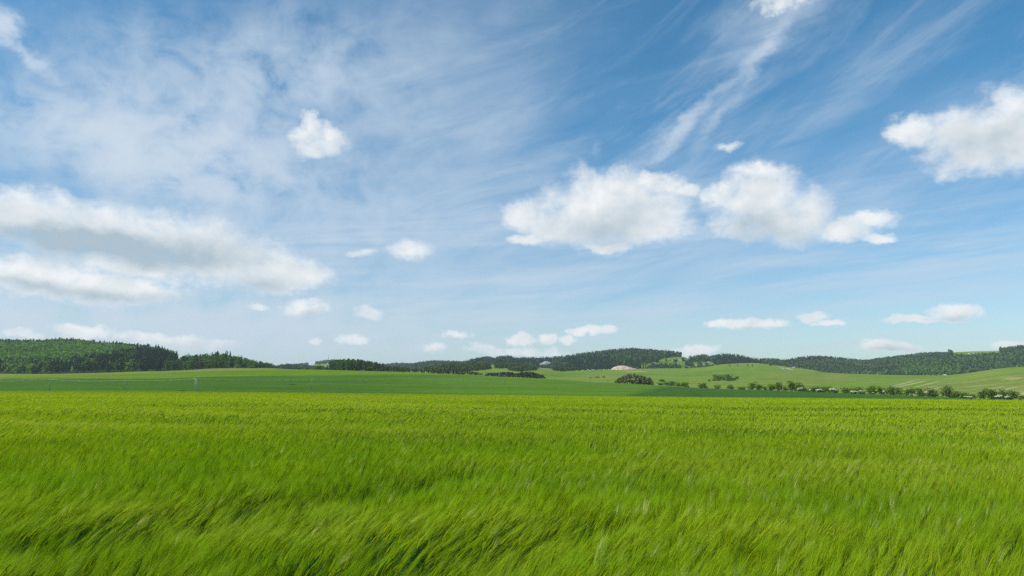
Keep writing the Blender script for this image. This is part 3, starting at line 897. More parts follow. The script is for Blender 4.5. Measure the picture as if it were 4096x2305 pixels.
a += stand(2453, 2612, 4, 9.0, h4, PINE, TRUNK_P, 'pine_tree', 'greyish brown pine in the oval clump beside the bluish field', 'pines of the oval clump', (1.8, 1.62, 1.5), 1.0)
print('stand trees', a)

# hedgerow on the right: (column, base row, width, height, look, label)
H = [
 (2739, 1549, 37, 18, 'b', 'round leafy bush at the end of the low thicket beside the pine clump'),
 (2812, 1552, 33, 21, 'b', 'lone round bright green bush on the meadow edge, first past the thicket'),
 (2868, 1555, 27, 14, 'b2', 'small olive bush alone on the field edge below the hillside clump'),
 (2919, 1557, 29, 18, 'b2', 'dull green rounded bush between two low olive bushes'),
 (2967, 1558, 34, 12, 'b2', 'low flat brownish bush just before the hedgerow begins'),
 (3009, 1560, 31, 27, 't', 'upright green tree that begins the hedgerow, after the low flat bush'),
 (3038, 1560, 33, 20, 'b', 'wide green bush leaning against the first hedgerow tree'),
 (3062, 1561, 16, 14, 'b2', 'narrow pale bush in a gap of the hedgerow before the tall grey tree'),
 (3086, 1562, 33, 23, 'b', 'dark rounded bush just left of the tall grey-green tree'),
 (3116, 1564, 28, 33, 'tg', 'tall narrow grey-green tree in the first part of the hedgerow'),
 (3140, 1564, 20, 20, 'b', 'small yellowish green bush in the dip after the tall grey tree'),
 (3168, 1566, 42, 35, 't', 'broad dome-topped green tree, biggest before the first white blossom'),
 (3201, 1566, 33, 34, 't', 'tall green tree rising behind the first white blossom'),
 (3216, 1568, 18, 16, 'b', 'small green bush right of the first white blossom'),
 (3229, 1568, 18, 11, 'br', 'low reddish brown bush between two blossoming shrubs'),
 (3252, 1570, 30, 20, 'b', 'rounded green bush in front of a tiny blossoming shrub'),
 (3277, 1568, 24, 22, 'tg', 'small grey-leaved tree behind a low white blossom'),
 (3305, 1571, 38, 23, 'b', 'wide dark green bush between two white blossoming shrubs'),
 (3346, 1573, 16, 16, 'b', 'narrow green bush touching a full white blossoming shrub'),
 (3381, 1574, 39, 20, 'b', 'broad dome-shaped bush standing right after a gap in the hedge'),
 (3414, 1575, 30, 25, 'b2', 'olive green bush above a spread-out white blossom'),
 (3441, 1575, 28, 24, 'b2', 'yellowish green bush behind the low bright white blossom'),
 (3486, 1578, 42, 32, 't', 'large rounded green tree with a dab of blossom at its foot'),
 (3520, 1579, 28, 31, 't', 'mid-sized upright tree beside the largest middle hedgerow tree'),
 (3559, 1581, 46, 34, 't', 'largest wide-crowned tree in the middle of the hedgerow'),
 (3592, 1582, 30, 28, 'b2', 'dull brownish green bush sloping down from the widest tree'),
 (3636, 1584, 52, 30, 'b', 'big round dark bush standing apart in the hedgerow'),
 (3682, 1584, 34, 29, 'b', 'neat round bush between the big dark one and the long mound'),
 (3723, 1589, 60, 19, 'b', 'long low dark green bush along the foot of the hedge'),
 (3725, 1587, 40, 32, 't', 'green tree rising out of the long low bush'),
 (3783, 1590, 48, 41, 't', 'tallest pointed tree in the right part of the hedgerow'),
 (3820, 1592, 40, 25, 'b', 'green bush falling away from the tallest pointed tree'),
 (3852, 1592, 34, 22, 'b2', 'low dull bush in the hollow of the hedgerow'),
 (3886, 1594, 32, 18, 'b', 'small green bush beside the faded cream blossom'),
 (3928, 1596, 32, 36, 'tg', 'grey-green tree at the start of the last hedge group'),
 (3964, 1597, 52, 35, 't', 'wide green tree behind the big white blossom near the dry slope'),
 (4010, 1597, 34, 36, 't', 'tall green tree between the last two white blossoms'),
 (4046, 1599, 45, 32, 't', 'dark rounded tree after the last white blossom'),
 (4084, 1600, 34, 20, 'b2', 'low brownish bush closing the hedgerow'),
 (4135, 1602, 46, 28, 'b', 'green bush at the very edge of the view beyond the hedgerow'),
]
TINT = {'b': (1.3, 1.25, .9), 'b2': (1.75, 1.45, 1.2), 't': (1.3, 1.2, .9), 'tg': (1.05, 1.0, 1.5), 'br': (2.3, 1.4, 1.5)}
for k, (u, vb, wpx, hpx, look, lb) in enumerate(H):
    Y = float(depB(u)) - 4 + random.uniform(-2, 2)
    z = LB.height(u, Y)[0]
    s = Y / F4
    vv = 1545 - (z - CAM_Z) / Y * F4
    h = hpx * s * random.uniform(.98, 1.16); w = wpx * s * random.uniform(1.1, 1.3)
    P = (float(lateral(u)) * Y, Y, z - .1)
    cvar = random.uniform(.9, 1.12); colr = tuple(c * cvar for c in TINT[look])
    if look in ('t', 'tg'):
        put_tree('hedgerow_tree', P, h, w, CROWN[k % 6], TRUNK[k % 3], lb, 'tree', 'trees and bushes of the hedgerow', colr)
    else:
        put_shrub('hedgerow_bush', P, h, w, BUSH[k % 6], lb, 'bush', 'trees and bushes of the hedgerow', colr)

# white blossoming shrubs: green leaves below, blossom over them
def blossom_mesh(seed):
    rs = np.random.default_rng(seed); nq = 420
    dirs = rs.normal(0, 1, (nq, 3)); dirs /= np.linalg.norm(dirs, axis=1, keepdims=True); dirs[:, 2] = abs(dirs[:, 2])
    lob = np.array([(rs.uniform(-.28, .28), rs.uniform(-.2, .2), rs.uniform(.35, .7), rs.uniform(.14, .25)) for _ in range(7)])
    pk = rs.integers(0, 7, nq)
    c = lob[pk, :3] + dirs * (lob[pk, 3] * rs.uniform(.8, 1.1, nq))[:, None]
    V, F = leaf_cards(c, .05, rs)
    return make_mesh('blossom', V, F, M_LEAF, np.tile(np.array((.78, .78, .70)), (len(V), 1)))
BLOS = [blossom_mesh(k) for k in range(4)]
Wl = [
 (3200, 1568, 21, 15, 'first white blossoming shrub of the hedgerow, below a tall green tree'),
 (3236, 1566, 11, 11, 'tiny white blossoming shrub beside the reddish brown bush'),
 (3276, 1570, 25, 12, 'low white blossoming shrub in front of the small grey-leaved tree'),
 (3331, 1572, 25, 16, 'full rounded white blossoming shrub before the gap in the hedge'),
 (3416, 1576, 29, 11, 'flat spread-out white blossoming shrub under the olive bush'),
 (3451, 1577, 25, 14, 'bright white blossoming shrub under the yellowish green bush'),
 (3489, 1579, 11, 8, 'small dab of white blossom at the foot of the large rounded tree'),
 (3532, 1580, 10, 14, 'slim upright white blossoming shrub beside the widest tree'),
 (3868, 1595, 28, 9, 'faded cream blossoming shrub in the hollow of the hedgerow'),
 (3986, 1598, 31, 16, 'big white blossoming shrub before the wide green tree near the dry slope'),
 (4027, 1600, 22, 13, 'white blossoming shrub in front of the dark rounded tree'),
]
for k, (u, vb, wpx, hpx, lb) in enumerate(Wl):
    Y = float(depB(u)) - 9; s = Y / F4
    t = empty('blossoming_shrub', (float(lateral(u)) * Y, Y, LB.height(u, Y)[0] - .1), random.uniform(0, 6), (wpx * s * 1.25, wpx * s * 1.25, hpx * s * 1.3))
    f = obj('foliage', BUSH[k % 6], t); f.scale = (.82, .82, .8); f.color = (1.1, 1.1, 1.1, 1)
    obj('blossom', BLOS[k % 4], t)
    tag(t, lb, 'shrub', 'white blossoming shrubs in the hedgerow')

# bushes out on the meadow, below it and on the crest of the field
G = [
 (LC, 2838, 1527, 11, 10, 'b', 'tiny bush at the tip of the clump on the meadow slope'),
 (LC, 2868, 1524, 38, 25, 'b', 'largest dense bush of the clump on the meadow slope'),
 (LC, 2893, 1521, 26, 20, 'b', 'bush in the saddle of the clump on the meadow slope'),
 (LC, 2916, 1525, 32, 26, 'b', 'tall rounded bush in the right half of the meadow clump'),
 (LC, 2934, 1523, 26, 13, 'b', 'low bush spreading downhill from the meadow clump'),
 (LC, 2949, 1517, 17, 11, 'tg', 'greyish bush at the uphill end of the meadow clump'),
 (LC, 2649, 1527, 28, 9, 'b', 'flat-topped dark thicket above the low bushes by the pine clump'),
 (LC, 2642, 1541, 26, 9, 'b', 'low dark bush beside the white hut'),
 (LC, 2668, 1542, 30, 14, 'b', 'dark green bush in the low thicket by the pine clump'),
 (LC, 2691, 1544, 34, 17, 'b', 'rounded dark bush in the middle of the low thicket'),
 (LC, 2714, 1546, 24, 15, 'b', 'bush closing the low thicket before the round leafy one'),
 (LC, 2363, 1513, 15, 3, 'b', 'thin flat streak of scrub beside the power pole on the meadow'),
 (LC, 2381, 1512, 6, 4, 'b', 'smallest dark bush in the short row on the meadow'),
 (LC, 2392, 1512, 14, 6, 'b', 'widest low dark bush in the short row on the meadow'),
 (LC, 2416, 1511, 13, 6, 'b', 'last dark bush of the short row, toward the oval pine clump'),
 (LC, 2432, 1529, 5, 4, 'b', 'tiny dark bush near the foot of the oval pine clump'),
 (LB, 1273, 1478, 38, 19, 'b', 'round green bush on the field crest left of the plantation'),
 (LB, 1224, 1477, 25, 8, 'b2', 'pale low bush on the field crest farther from the plantation'),
 (LB, 1183, 1477, 18, 14, 'b2', 'pale thin bush on the field crest before the wood ends'),
 (LB, 1314, 1478, 10, 5, 'b2', 'yellowish bush at the foot of the plantation'),
 (LB, 1000, 1473, 30, 11, 'b2', 'rounded pale bush at the foot of the low wood'),
 (LB, 945, 1472, 28, 13, 'b2', 'yellow-green bush with open top at the foot of the low wood'),
 (LD, 2804, 1454, 9, 11, 'b', 'dark tree beside the sandy bank below the round hill'),
 (LC, 3085, 1463, 9, 9, 'b', 'lone dark tree at the top of the shaded meadow spur'),
]
for k, (L, u, vb, wpx, hpx, look, lb) in enumerate(G):
    P = L.pick(u, vb); s = P[1] / F4; P[2] -= .1
    put_shrub('bush', P, max(.5, hpx * s * 1.05), wpx * s * 1.1, BUSH[k % 6], lb, 'bush', None, TINT[look])
for u, v, wpx, hpx, lb in ((738, 1563.5, 34, 2.4, 'flat dark strip of weeds to the left of the lattice pylon'), (797, 1562, 26, 1.8, 'thin strip of weeds to the right of the lattice pylon'),
                           (196, 1559, 16, 2.0, 'dark weeds round the foot of the pole below the wooded hill'), (1168, 1538.5, 36, 2.4, 'flat dark weed patch alone in the middle of the green field')):
    P = LB.pick(u, v); q_ = P[1] / F4; P[2] -= .1
    put_shrub('weed_patch', P, hpx * q_, wpx * q_, BUSH[2], lb, 'weeds', None, (.55, .6, .7))
P = LB.pick(1306, 1478)
put_tree('conifer_tree', P, 22 / F4 * P[1], 15 / F4 * P[1] * 1.4, SPRUCE[1], TRUNK_P[0], 'single dark conifer between the round bush and the plantation', 'tree')
# trees standing on the open flank below the round hill
for u, vb, hp in ((2922, 1466, 11), (2955, 1466, 12), (2995, 1466, 12), (3013, 1467, 13), (2706, 1450, 12), (2644, 1451, 7), (2655, 1452, 8), (2664, 1450, 9), (2628, 1452, 7), (2690, 1455, 9)):
    L = LC if u > 2900 else LD
    P = L.pick(u, vb)
    put_tree('spruce_tree', P, hp / F4 * P[1], hp / F4 * P[1] * .75, SPRUCE[random.randrange(5)], TRUNK_P[0],
             'single dark tree standing on the shaded meadow spur' if u > 2900 else 'small dark tree along the lower edge of the hill clearing', 'tree',
             'single trees on the shaded spur' if u > 2900 else 'small trees along the hill clearing')

# ------------------------------------------------------------------ power line
def on_B(u, v): return LB.pick(u, v)
pylon_P = on_B(783, 1562.5)
def pylon():
    P = pylon_P; H_ = 46.5 / F4 * P[1]
    t = empty('lattice_pylon', P, R(20))
    b0, b1 = .72, .24
    def corner(k, z):
        r = b0 + (b1 - b0) * z / H_
        return (r * (1 if k in (0, 3) else -1), r * (1 if k in (0, 1) else -1), z)
    for k in range(4):
        obj('leg', MB().bar(corner(k, -.2), corner(k, H_), .065, .05, 5).mesh('leg', M_METAL), t)
    mb = MB(); n = 9
    zs = [H_ * (1 - (1 - j / n) ** 1.25) for j in range(n + 1)]
    for j in range(n):
        for k in range(4):
            k2 = (k + 1) % 4
            mb.bar(corner(k, zs[j]), corner(k2, zs[j + 1]), .032, None, 4); mb.bar(corner(k2, zs[j]), corner(k, zs[j + 1]), .032, None, 4)
            mb.bar(corner(k, zs[j + 1] - .01), corner(k2, zs[j + 1] - .01), .03, None, 4)
    obj('bracing', mb.mesh('bracing', M_METAL), t)
    obj('crossarm', MB().box((0, 0, H_ + .05), (2.6, .25, .16)).mesh('crossarm', M_METAL), t)
    tag(t, 'pale steel lattice pylon standing in the dark green field', 'pylon')
    return (P[0], P[1], P[2] + H_ + .1)
wire_pts = []
def pole(u, vb, vt, lb):
    P = on_B(u, vb); h = (vb - vt) / F4 * P[1]
    t = empty('power_pole', P, R(12))
    obj('post', MB().bar((0, 0, -.3), (0, 0, h), .13, .09, 8).mesh('post', M_POLE), t)
    obj('crossarm', MB().box((0, 0, h - .25), (1.9, .10, .10)).mesh('crossarm', M_POLE), t)
    for s in (-.9, 0.0, .9):
        obj('insulator', MB().bar((s, 0, h - .18 if s else h), (s, 0, h + .12 if s else h + .35), .06, .04, 6).mesh('insulator', M_WHITE), t)
    tag(t, lb, 'pole', 'poles of the power line')
    return (P[0], P[1], P[2] + h + .1)
wire_pts.append(pole(-320, 1558, 1520, 'thin power pole at the far end of the line outside the view'))
wire_pts.append(pole(199, 1558.5, 1520, 'power pole in the dark green field below the wooded hill'))
wire_pts.append(pole(499, 1560, 1522, 'faint power pole between the wooded hill pole and the pylon'))
wire_pts.append(pylon())
wire_pts.append(pole(1247, 1556, 1518.5, 'power pole in the green field below the round crest bush'))
wire_pts.append(pole(1638, 1548, 1512, 'power pole in the green field below the end of the plantation'))
wire_pts.append(pole(2018, 1538, 1502, 'power pole standing before the narrow belt of dark pines'))
wire_pts.append(pole(2362, 1535, 1499, 'power pole beside the short row of meadow bushes'))
P2 = LC.pick(2613, 1541.5); 
def pole_c():
    h = 37 / F4 * P2[1]; t = empty('power_pole', P2, R(12))
    obj('post', MB().bar((0, 0, -.3), (0, 0, h), .13, .09, 8).mesh('post', M_POLE), t)
    obj('crossarm', MB().box((0, 0, h - .25), (1.9, .10, .10)).mesh('crossarm', M_POLE), t)
    for s in (-.9, 0.0, .9):
        obj('insulator', MB().bar((s, 0, h - .18 if s else h), (s, 0, h + .12 if s else h + .35), .06, .04, 6).mesh('insulator', M_WHITE), t)
    tag(t, 'power pole rising at the right end of the oval pine clump', 'pole', 'poles of the power line')
    return (P2[0], P2[1], P2[2] + h + .1)
wire_pts.append(pole_c())
for off in (-.9, .9):
    mb = MB()
    for a, b in zip(wire_pts[:-1], wire_pts[1:]):
        a = np.array(a); b = np.array(b); sag = .012 * np.linalg.norm(b - a)
        prev = None
        for j in range(13):
            t = j / 12; p = a * (1 - t) + b * t; p[2] -= sag * 4 * t * (1 - t) ; p[0] += off * .98; p[1] += off * .2
            if prev is not None: mb.bar(prev, p, .016, None, 4)
            prev = p
    o = obj('power_cable', mb.mesh('power_cable', M_WIRE))
    tag(o, 'thin pale power cable sagging between the poles over the green field', 'cable', 'cables of the power line')

# ------------------------------------------------------------------ masts, houses, vehicle, animals, rocks
def mast(u, vt, vb, lb):
    k = LE.pick(u, float(skyE(u)) + 6); P = k
    h = (vb - vt) / F4 * P[1] + 8
    t = empty('radio_mast', P)
    n = 6
    for j in range(n):
        mb = MB()
        z0, z1_ = h * j / n, h * (j + 1) / n
        r0, r1 = 1.5 * (1 - .6 * j / n), 1.5 * (1 - .6 * (j + 1) / n)
        for a in range(3):
            t0 = 2.094 * a; t1 = 2.094 * (a + 1)
            p0 = (r0 * math.cos(t0), r0 * math.sin(t0), z0); p1 = (r1 * math.cos(t0), r1 * math.sin(t0), z1_ - .05); p2 = (r1 * math.cos(t1), r1 * math.sin(t1), z1_ - .05)
            mb.bar(p0, p1, .5, None, 5); mb.bar(p0, p2, .3, None, 4)
        obj('mast_section', mb.mesh('mast_section', M_RED if j % 2 == 1 else M_WHITE), t)
    obj('antenna', MB().bar((0, 0, h), (0, 0, h + 5), .25, .12, 5).mesh('antenna', M_METAL), t)
    tag(t, lb, 'mast')
mast(1310, 1424, 1448, 'taller red and white radio mast left of the plantation')
mast(1334, 1426, 1438, 'thin radio mast showing just over the plantation edge')

def house(P, w, d, h, lb, roof=M_ROOF, rz=0.0, rh=None, wall=M_WHITE, name='house', windows=2):
    rh = h * .6 if rh is None else rh
    t = empty(name, P, rz)
    obj('wall', MB().prism([(-w / 2, -.5), (w / 2, -.5), (w / 2, h), (-w / 2, h)], -d / 2, d / 2).mesh('wall', wall), t)
    e = .25
    obj('roof', MB().prism([(-d / 2 - e, h), (d / 2 + e, h), (0, h + rh)], -w / 2 - e, w / 2 + e).mesh('roof', roof), t).rotation_euler = (0, 0, math.pi / 2)
    for k in range(windows):
        x = (k + .5) / windows * w - w / 2
        obj('window', MB().box((x, -d / 2 - .03, h * .55), (min(1.0, w * .2), .08, h * .35)).mesh('window', M_DARK), t)
    return tag(t, lb, 'house' if name == 'house' else 'hut')
P = LC.pick(3780, 1493); house(P, 3.6, 5, 1.3, 'white gabled house below the wooded right ridge', rz=R(70))
bpy.data.objects[bpy.context.scene.objects[-1].name]
P = LC.pick(3179, 1471); house(P, 3.6, 3, 1.5, 'white house against the dark wood beside the meadow spur', M_ROOFG, R(15), .6)
P = LC.pick(3133, 1476.5); house(P, 3.0, 2.6, 1.6, 'little white hut by the pale track on the meadow spur', M_ROOFG, R(-10), .8, name='hut')
P = LC.pick(2631, 1541); house(P, 1.3, 1.3, 1.2, 'tiny white hut beside the power pole and low dark bush', M_ROOF, R(10), .4, name='hut', windows=1)
P = LD.pick(3896, 1416); house(P, 14, 6, 2.2, 'long low white building with bluish roof on the bare ridge top', M_ROOFG, R(4), 1.2, windows=5)
P = LE.pick(1305, 1457); house(P, 7, 6, 4.5, 'white block-like building on the distant hill below the masts', M_ROOFG, R(5), 1.2)

def vehicle(P):
    t = empty('truck', P, R(10))
    obj('cargo_body', MB().prism([(-1.2, .75), (2.4, .75), (2.4, 2.35), (-1.2, 2.35)], -1.05, 1.05).mesh('cargo_body', M_ORANGE), t)
    obj('side_panel', MB().box((.6, -1.075, 1.35), (3.4, .04, .7)).mesh('side_panel', M_YELLOW), t)
    c = obj('cab', MB().prism([(-2.6, .6), (-1.25, .6), (-1.25, 2.1), (-2.1, 2.1), (-2.6, 1.4)], -1.0, 1.0).mesh('cab', M_ORANGE), t)
    obj('cab_window', MB().prism([(-2.3, 1.3), (-1.45, 1.3), (-1.45, 1.9), (-2.05, 1.9)], -1.02, -1.004).mesh('cab_window', M_DARK), t)
    obj('chassis', MB().box((-.1, 0, .6), (4.6, 1.2, .2)).mesh('chassis', M_TYRE), t)
    for x in (-1.9, 1.6):
        for y in (-.85, .85):
            obj('wheel', MB().bar((x, y - .14, .45), (x, y + .14, .45), .45, None, 14).mesh('wheel', M_TYRE), t)
    tag(t, 'small orange and yellow truck parked on the open meadow slope', 'truck')
vehicle(LC.pick(2841, 1492))

def sheep_mesh():
    """one continuous skinned figure, head down to graze"""
    J = [(0, 0, .62), (-.38, 0, .64), (.34, 0, .62), (.52, 0, .58), (.68, 0, .40), (.76, 0, .26),
         (.30, .13, .40), (.31, .14, .20), (.31, .14, .02), (.30, -.13, .40), (.29, -.14, .20), (.30, -.14, .02),
         (-.34, .13, .42), (-.40, .14, .22), (-.37, .14, .02), (-.34, -.13, .42), (-.40, -.14, .22), (-.37, -.14, .02), (-.50, 0, .50)]
    E = [(0, 1), (0, 2), (2, 3), (3, 4), (4, 5), (2, 6), (6, 7), (7, 8), (2, 9), (9, 10), (10, 11), (1, 12), (12, 13), (13, 14), (1, 15), (15, 16), (16, 17), (1, 18)]
    rad = [.25, .24, .23, .14, .10, .05, .09, .05, .04, .09, .05, .04, .11, .05, .04, .11, .05, .04, .05]
    me = bpy.data.meshes.new('sheep_cage'); me.from_pydata(J, E, [])
    o = bpy.data.objects.new('sheep_cage', me); COL.objects.link(o)
    m = o.modifiers.new('skin', 'SKIN')
    for k, v in enumerate(me.skin_vertices[0].data):
        v.radius = (rad[k], rad[k]); v.use_root = (k == 0)
    s = o.modifiers.new('sub', 'SUBSURF'); s.levels = 1; s.render_levels = 1
    dg = bpy.context.evaluated_depsgraph_get(); ev = o.evaluated_get(dg)
    out = bpy.data.meshes.new_from_object(ev); out.name = 'sheep'
    bpy.data.objects.remove(o); bpy.data.meshes.remove(me)
    out.materials.clear(); out.materials.append(M_FLEECE)
    return out
SHEEP = sheep_mesh()
for x, y in ((1842, 686), (1873, 686), (1950, 681), (1958, 676), (2015, 670), (2040, 668), (2060, 679), (2095, 668), (2110, 670), (2166, 674), (2180, 668), (2200, 667), (2225, 665), (2260, 667), (2281, 666), (2310, 665), (2418, 666), (2451, 669), (2033, 669), (2128, 668), (2272, 665), (2340, 664)):
    u, v = 1800 + x / 3.68, 1300 + y / 3.68
    P = LC.pick(u, v)
    o = obj('sheep', SHEEP); o.location = P; o.rotation_euler = (0, 0, random.uniform(0, 6.28)); o.scale = (1.9, 1.9, 1.9)
    tag(o, 'tiny cream white sheep grazing in a line on the meadow crest before the spoil heap', 'sheep', 'flock of sheep on the meadow')
for u, v, lb in ((2555, 1487.5, 'cream white sheep alone on the meadow under the pale track'), (2565, 1485, 'cream white sheep just uphill of the track, right of the spoil heap')):
    o = obj('sheep', SHEEP); o.location = LC.pick(u, v); o.scale = (1.8, 1.8, 1.8); o.rotation_euler = (0, 0, u)
    tag(o, lb, 'sheep', 'flock of sheep on the meadow')

def rock(name, P, w, h, d, lb, mat, seed, cat, top=None, rough=.22):
    """a weathered mass: displaced half dome, real depth"""
    nu, nv = 40, 14
    V = []
    for j in range(nv):
        t = j / (nv - 1) * math.pi / 2
        for k in range(nu):
            a = 2 * math.pi * k / nu
            x = math.cos(t) * math.cos(a); y = math.cos(t) * math.sin(a); z = math.sin(t)
            if top: z = z ** top
            V.append((x, y, z))
    V = np.array(V)
    nz = 1 + rough * fbm(V[:, 0] * 3 + 5 + V[:, 2], V[:, 1] * 3 + V[:, 2] * 3, seed, 4)
    V = V * nz[:, None] * np.array((w / 2, d / 2, h)); V[:, 2] -= .8
    i = np.arange(nu * nv).reshape(nv, nu)
    F = np.stack([i[:-1], np.roll(i[:-1], -1, 1), np.roll(i[1:], -1, 1), i[1:]], -1).reshape(-1, 4)
    o = obj(name, make_mesh(name, V, F, mat, smooth=False)); o.location = P
    return tag(o, lb, cat)
P = LC.pick(2503, 1478.5); P[1] += 8
s = P[1] / F4
hp_ = rock('spoil_heap', P, 112 * s, 17.5 * s, 40, 'bare sandy pink spoil heap on the meadow crest before the dark spruces', M_MOUND, 3, 'spoil heap', 1.25, .10)
me = hp_.data; co = np.empty(len(me.vertices) * 3, np.float32); me.vertices.foreach_get('co', co); co = co.reshape(-1, 3)
tz = np.clip(co[:, 2] / (17.5 * s), 0, 1); W_ = 56 * s
co[:, 0] = co[:, 0] - .22 * W_ * tz
co[:, 2] *= np.interp(co[:, 0] / W_, [-1, -.75, -.35, -.1, .35, .7, 1.0], [.6, .92, 1.0, .96, .74, .55, .4])
co[:, 2] += np.where(co[:, 2] > 1, 1.1 * fbm(co[:, 0] / 5, co[:, 1] / 5 + co[:, 2], 77, 3), 0)
me.vertices.foreach_set('co', co.ravel()); me.update()
P = LD.pick(2187, 1460); s = P[1] / F4
rock('rock_outcrop', P, 52 * s, 13 * s, 30, 'wide pale grey rock face on the wooded ridge top', M_ROCK, 5, 'rock', .8, .45)
P = LD.pick(2838, 1473); s = P[1] / F4
rock('rock_outcrop', P, 24 * s, 11 * s, 14, 'rounded grey boulder-like rock at the foot of the hill clearing', M_ROCK, 8, 'rock', .9, .25)
P = LD.pick(2733, 1443); s = P[1] / F4
rock('rock_outcrop', P, 30 * s, 6 * s, 14, 'low whitish rock bank in the middle of the hill clearing', M_ROCK, 11, 'rock', .9, .3)
P = LD.pick(2828, 1451); s = P[1] / F4
rock('sand_bank', P, 42 * s, 4.5 * s, 12, 'low pinkish bare bank under the dark round hill', M_MOUND, 14, 'bank', 1.0, .2)

def ribbon_path(name, L, pts, wid):
    V = []
    c = np.array([L.pick(u, v) for u, v in pts])
    for j, p in enumerate(c):
        q = c[min(j + 1, len(c) - 1)] - c[max(j - 1, 0)]; q[2] = 0; q /= np.linalg.norm(q); nrm = np.array((-q[1], q[0], 0))
        for sg in (-1, 1):
            e = p + nrm * sg * wid / 2
            up0 = -(VH - 1152.5) / F4
            uu = 2048 + e[0] / e[1] * F4 * (cp - up0 * sp)
            e[2] = L.height(uu, e[1])[0] + .25
            V.append(e)
    F = np.array([(2 * j, 2 * j + 1, 2 * j + 3, 2 * j + 2) for j in range(len(c) - 1)])
    o = obj(name, make_mesh(name, np.array(V), F, M_PATH)); return tag(o, kind='structure')
ribbon_path('path', LC, [(2492, 1484), (2515, 1485.5), (2540, 1487), (2562, 1488), (2588, 1489.5)], 7)
ribbon_path('path', LC, [(3110, 1467.5), (3120, 1468.5), (3130, 1470.5)], 10)
ribbon_path('path', LC, [(3146, 1473.5), (3158, 1476.5), (3172, 1480)], 10)
ribbon_path('path', LC, [(2132, 1470), (2160, 1473), (2190, 1476), (2218, 1479), (2242, 1482)], 10)

# ------------------------------------------------------------------ air
top_z = 260.0
V = np.array([(x, y, z) for z in (-40, top_z) for x, y in ((-7000, -7000), (7000, -7000), (7000, 7000), (-7000, 7000))])
F = np.array(((3, 2, 1, 0), (4, 5, 6, 7), (0, 1, 5, 4), (1, 2, 6, 5), (2, 3, 7, 6), (3, 0, 4, 7)))
m, nt, out = new_mat('air')
pv = N(nt, 'ShaderNodeVolumePrincipled')
pv.inputs['Color'].default_value = (.80, .88, 1, 1); pv.inputs['Density'].default_value = .000062
pv.inputs['Anisotropy'].default_value = .2
nt.links.new(pv.outputs[0], out.inputs['Volume'])
o = obj('haze', make_mesh('haze', V, F, m)); tag(o, kind='stuff')

# ------------------------------------------------------------------ sun and sky
SUN_EL, SUN_AZ = R(47), R(-112)
sd = bpy.data.lights.new('sun', 'SUN'); sd.energy = 4.7; sd.angle = R(.53); sd.color = (1, .95, .87)
so = bpy.data.objects.new('sun', sd); COL.objects.link(so)
from mathutils import Vector
dirv = Vector((math.sin(SUN_AZ) * math.cos(SUN_EL), math.cos(SUN_AZ) * math.cos(SUN_EL), math.sin(SUN_EL)))
so.rotation_euler = dirv.to_track_quat('Z', 'Y').to_euler()

w = bpy.data.worlds.new('World'); sc.world = w; w.use_nodes = True
nt = w.node_tree; nt.nodes.clear()
out = N(nt, 'ShaderNodeOutputWorld'); bg = N(nt, 'ShaderNodeBackground'); nt.links.new(bg.outputs[0], out.inputs[0])
SKY_S = .11
bg.inputs['Strength'].default_value = SKY_S
sky = N(nt, 'ShaderNodeTexSky', sky_type='NISHITA')
sky.sun_disc = False; sky.sun_elevation = SUN_EL; sky.sun_rotation = SUN_AZ
sky.air_density = 1.0; sky.dust_density = .6; sky.ozone_density = 1.6; sky.altitude = 400
L = nt.links.new
def math_(op, a, b=None, c=None, clamp=False):
    n = N(nt, 'ShaderNodeMath', operation=op, use_clamp=clamp)
    for k, x in enumerate((a, b, c)):
        if x is None: continue
        if isinstance(x, (int, float)): n.inputs[k].default_value = x
        else: L(x, n.inputs[k])
    return n.outputs[0]
def ramp(x, a, b, lo=0.0, hi=1.0, smoothed=True):
    n = N(nt, 'ShaderNodeMapRange', interpolation_type='SMOOTHSTEP' if smoothed else 'LINEAR')
    L(x, n.inputs[0])
    for k, vv in zip((1, 2, 3, 4), (a, b, lo, hi)): n.inputs[k].default_value = vv
    return n.outputs[0]
def noise(vec, scale, detail=6, rough=.55, dist=0.0):
    n = N(nt, 'ShaderNodeTexNoise'); L(vec, n.inputs['Vector'])
    n.inputs['Scale'].default_value = scale; n.inputs['Detail'].default_value = detail; n.inputs['Roughness'].default_value = rough; n.inputs['Distortion'].default_value = dist
    return n.outputs['Fac']
tc = N(nt, 'ShaderNodeTexCoord'); sx = N(nt, 'ShaderNodeSeparateXYZ'); L(tc.outputs['Generated'], sx.inputs[0])
AZ = math_('ARCTAN2', sx.outputs[0], sx.outputs[1]); EL = math_('ARCSINE', sx.outputs[2])
# coordinates in which clouds shrink towards the horizon
elp = math_('ADD', math_('MAXIMUM', EL, -.05), .16)
pw = N(nt, 'ShaderNodeCombineXYZ'); L(math_('DIVIDE', AZ, elp), pw.inputs[0]); L(math_('MULTIPLY', math_('LOGARITHM', elp, 2.718), 1.0), pw.inputs[1]); PW = pw.outputs[0]
# ragged outlines: the places of the patches are stirred by turbulence that gets finer towards the horizon
q = N(nt, 'ShaderNodeCombineXYZ'); L(AZ, q.inputs[0]); L(math_('MULTIPLY', EL, 1.25), q.inputs[1]); Q = q.outputs[0]
wn = N(nt, 'ShaderNodeTexNoise'); L(Q, wn.inputs['Vector']); wn.inputs['Scale'].default_value = 11.0; wn.inputs['Detail'].default_value = 9; wn.inputs['Roughness'].default_value = .66
ws = N(nt, 'ShaderNodeSeparateXYZ'); L(wn.outputs['Color'], ws.inputs[0])
wamp = ramp(EL, .0, .40, .034, .092, False)
WAZ = math_('ADD', AZ, math_('MULTIPLY', math_('SUBTRACT', ws.outputs[0], .5), wamp))
WEL = math_('ADD', EL, math_('MULTIPLY', math_('MULTIPLY', math_('SUBTRACT', ws.outputs[1], .5), wamp), .75))

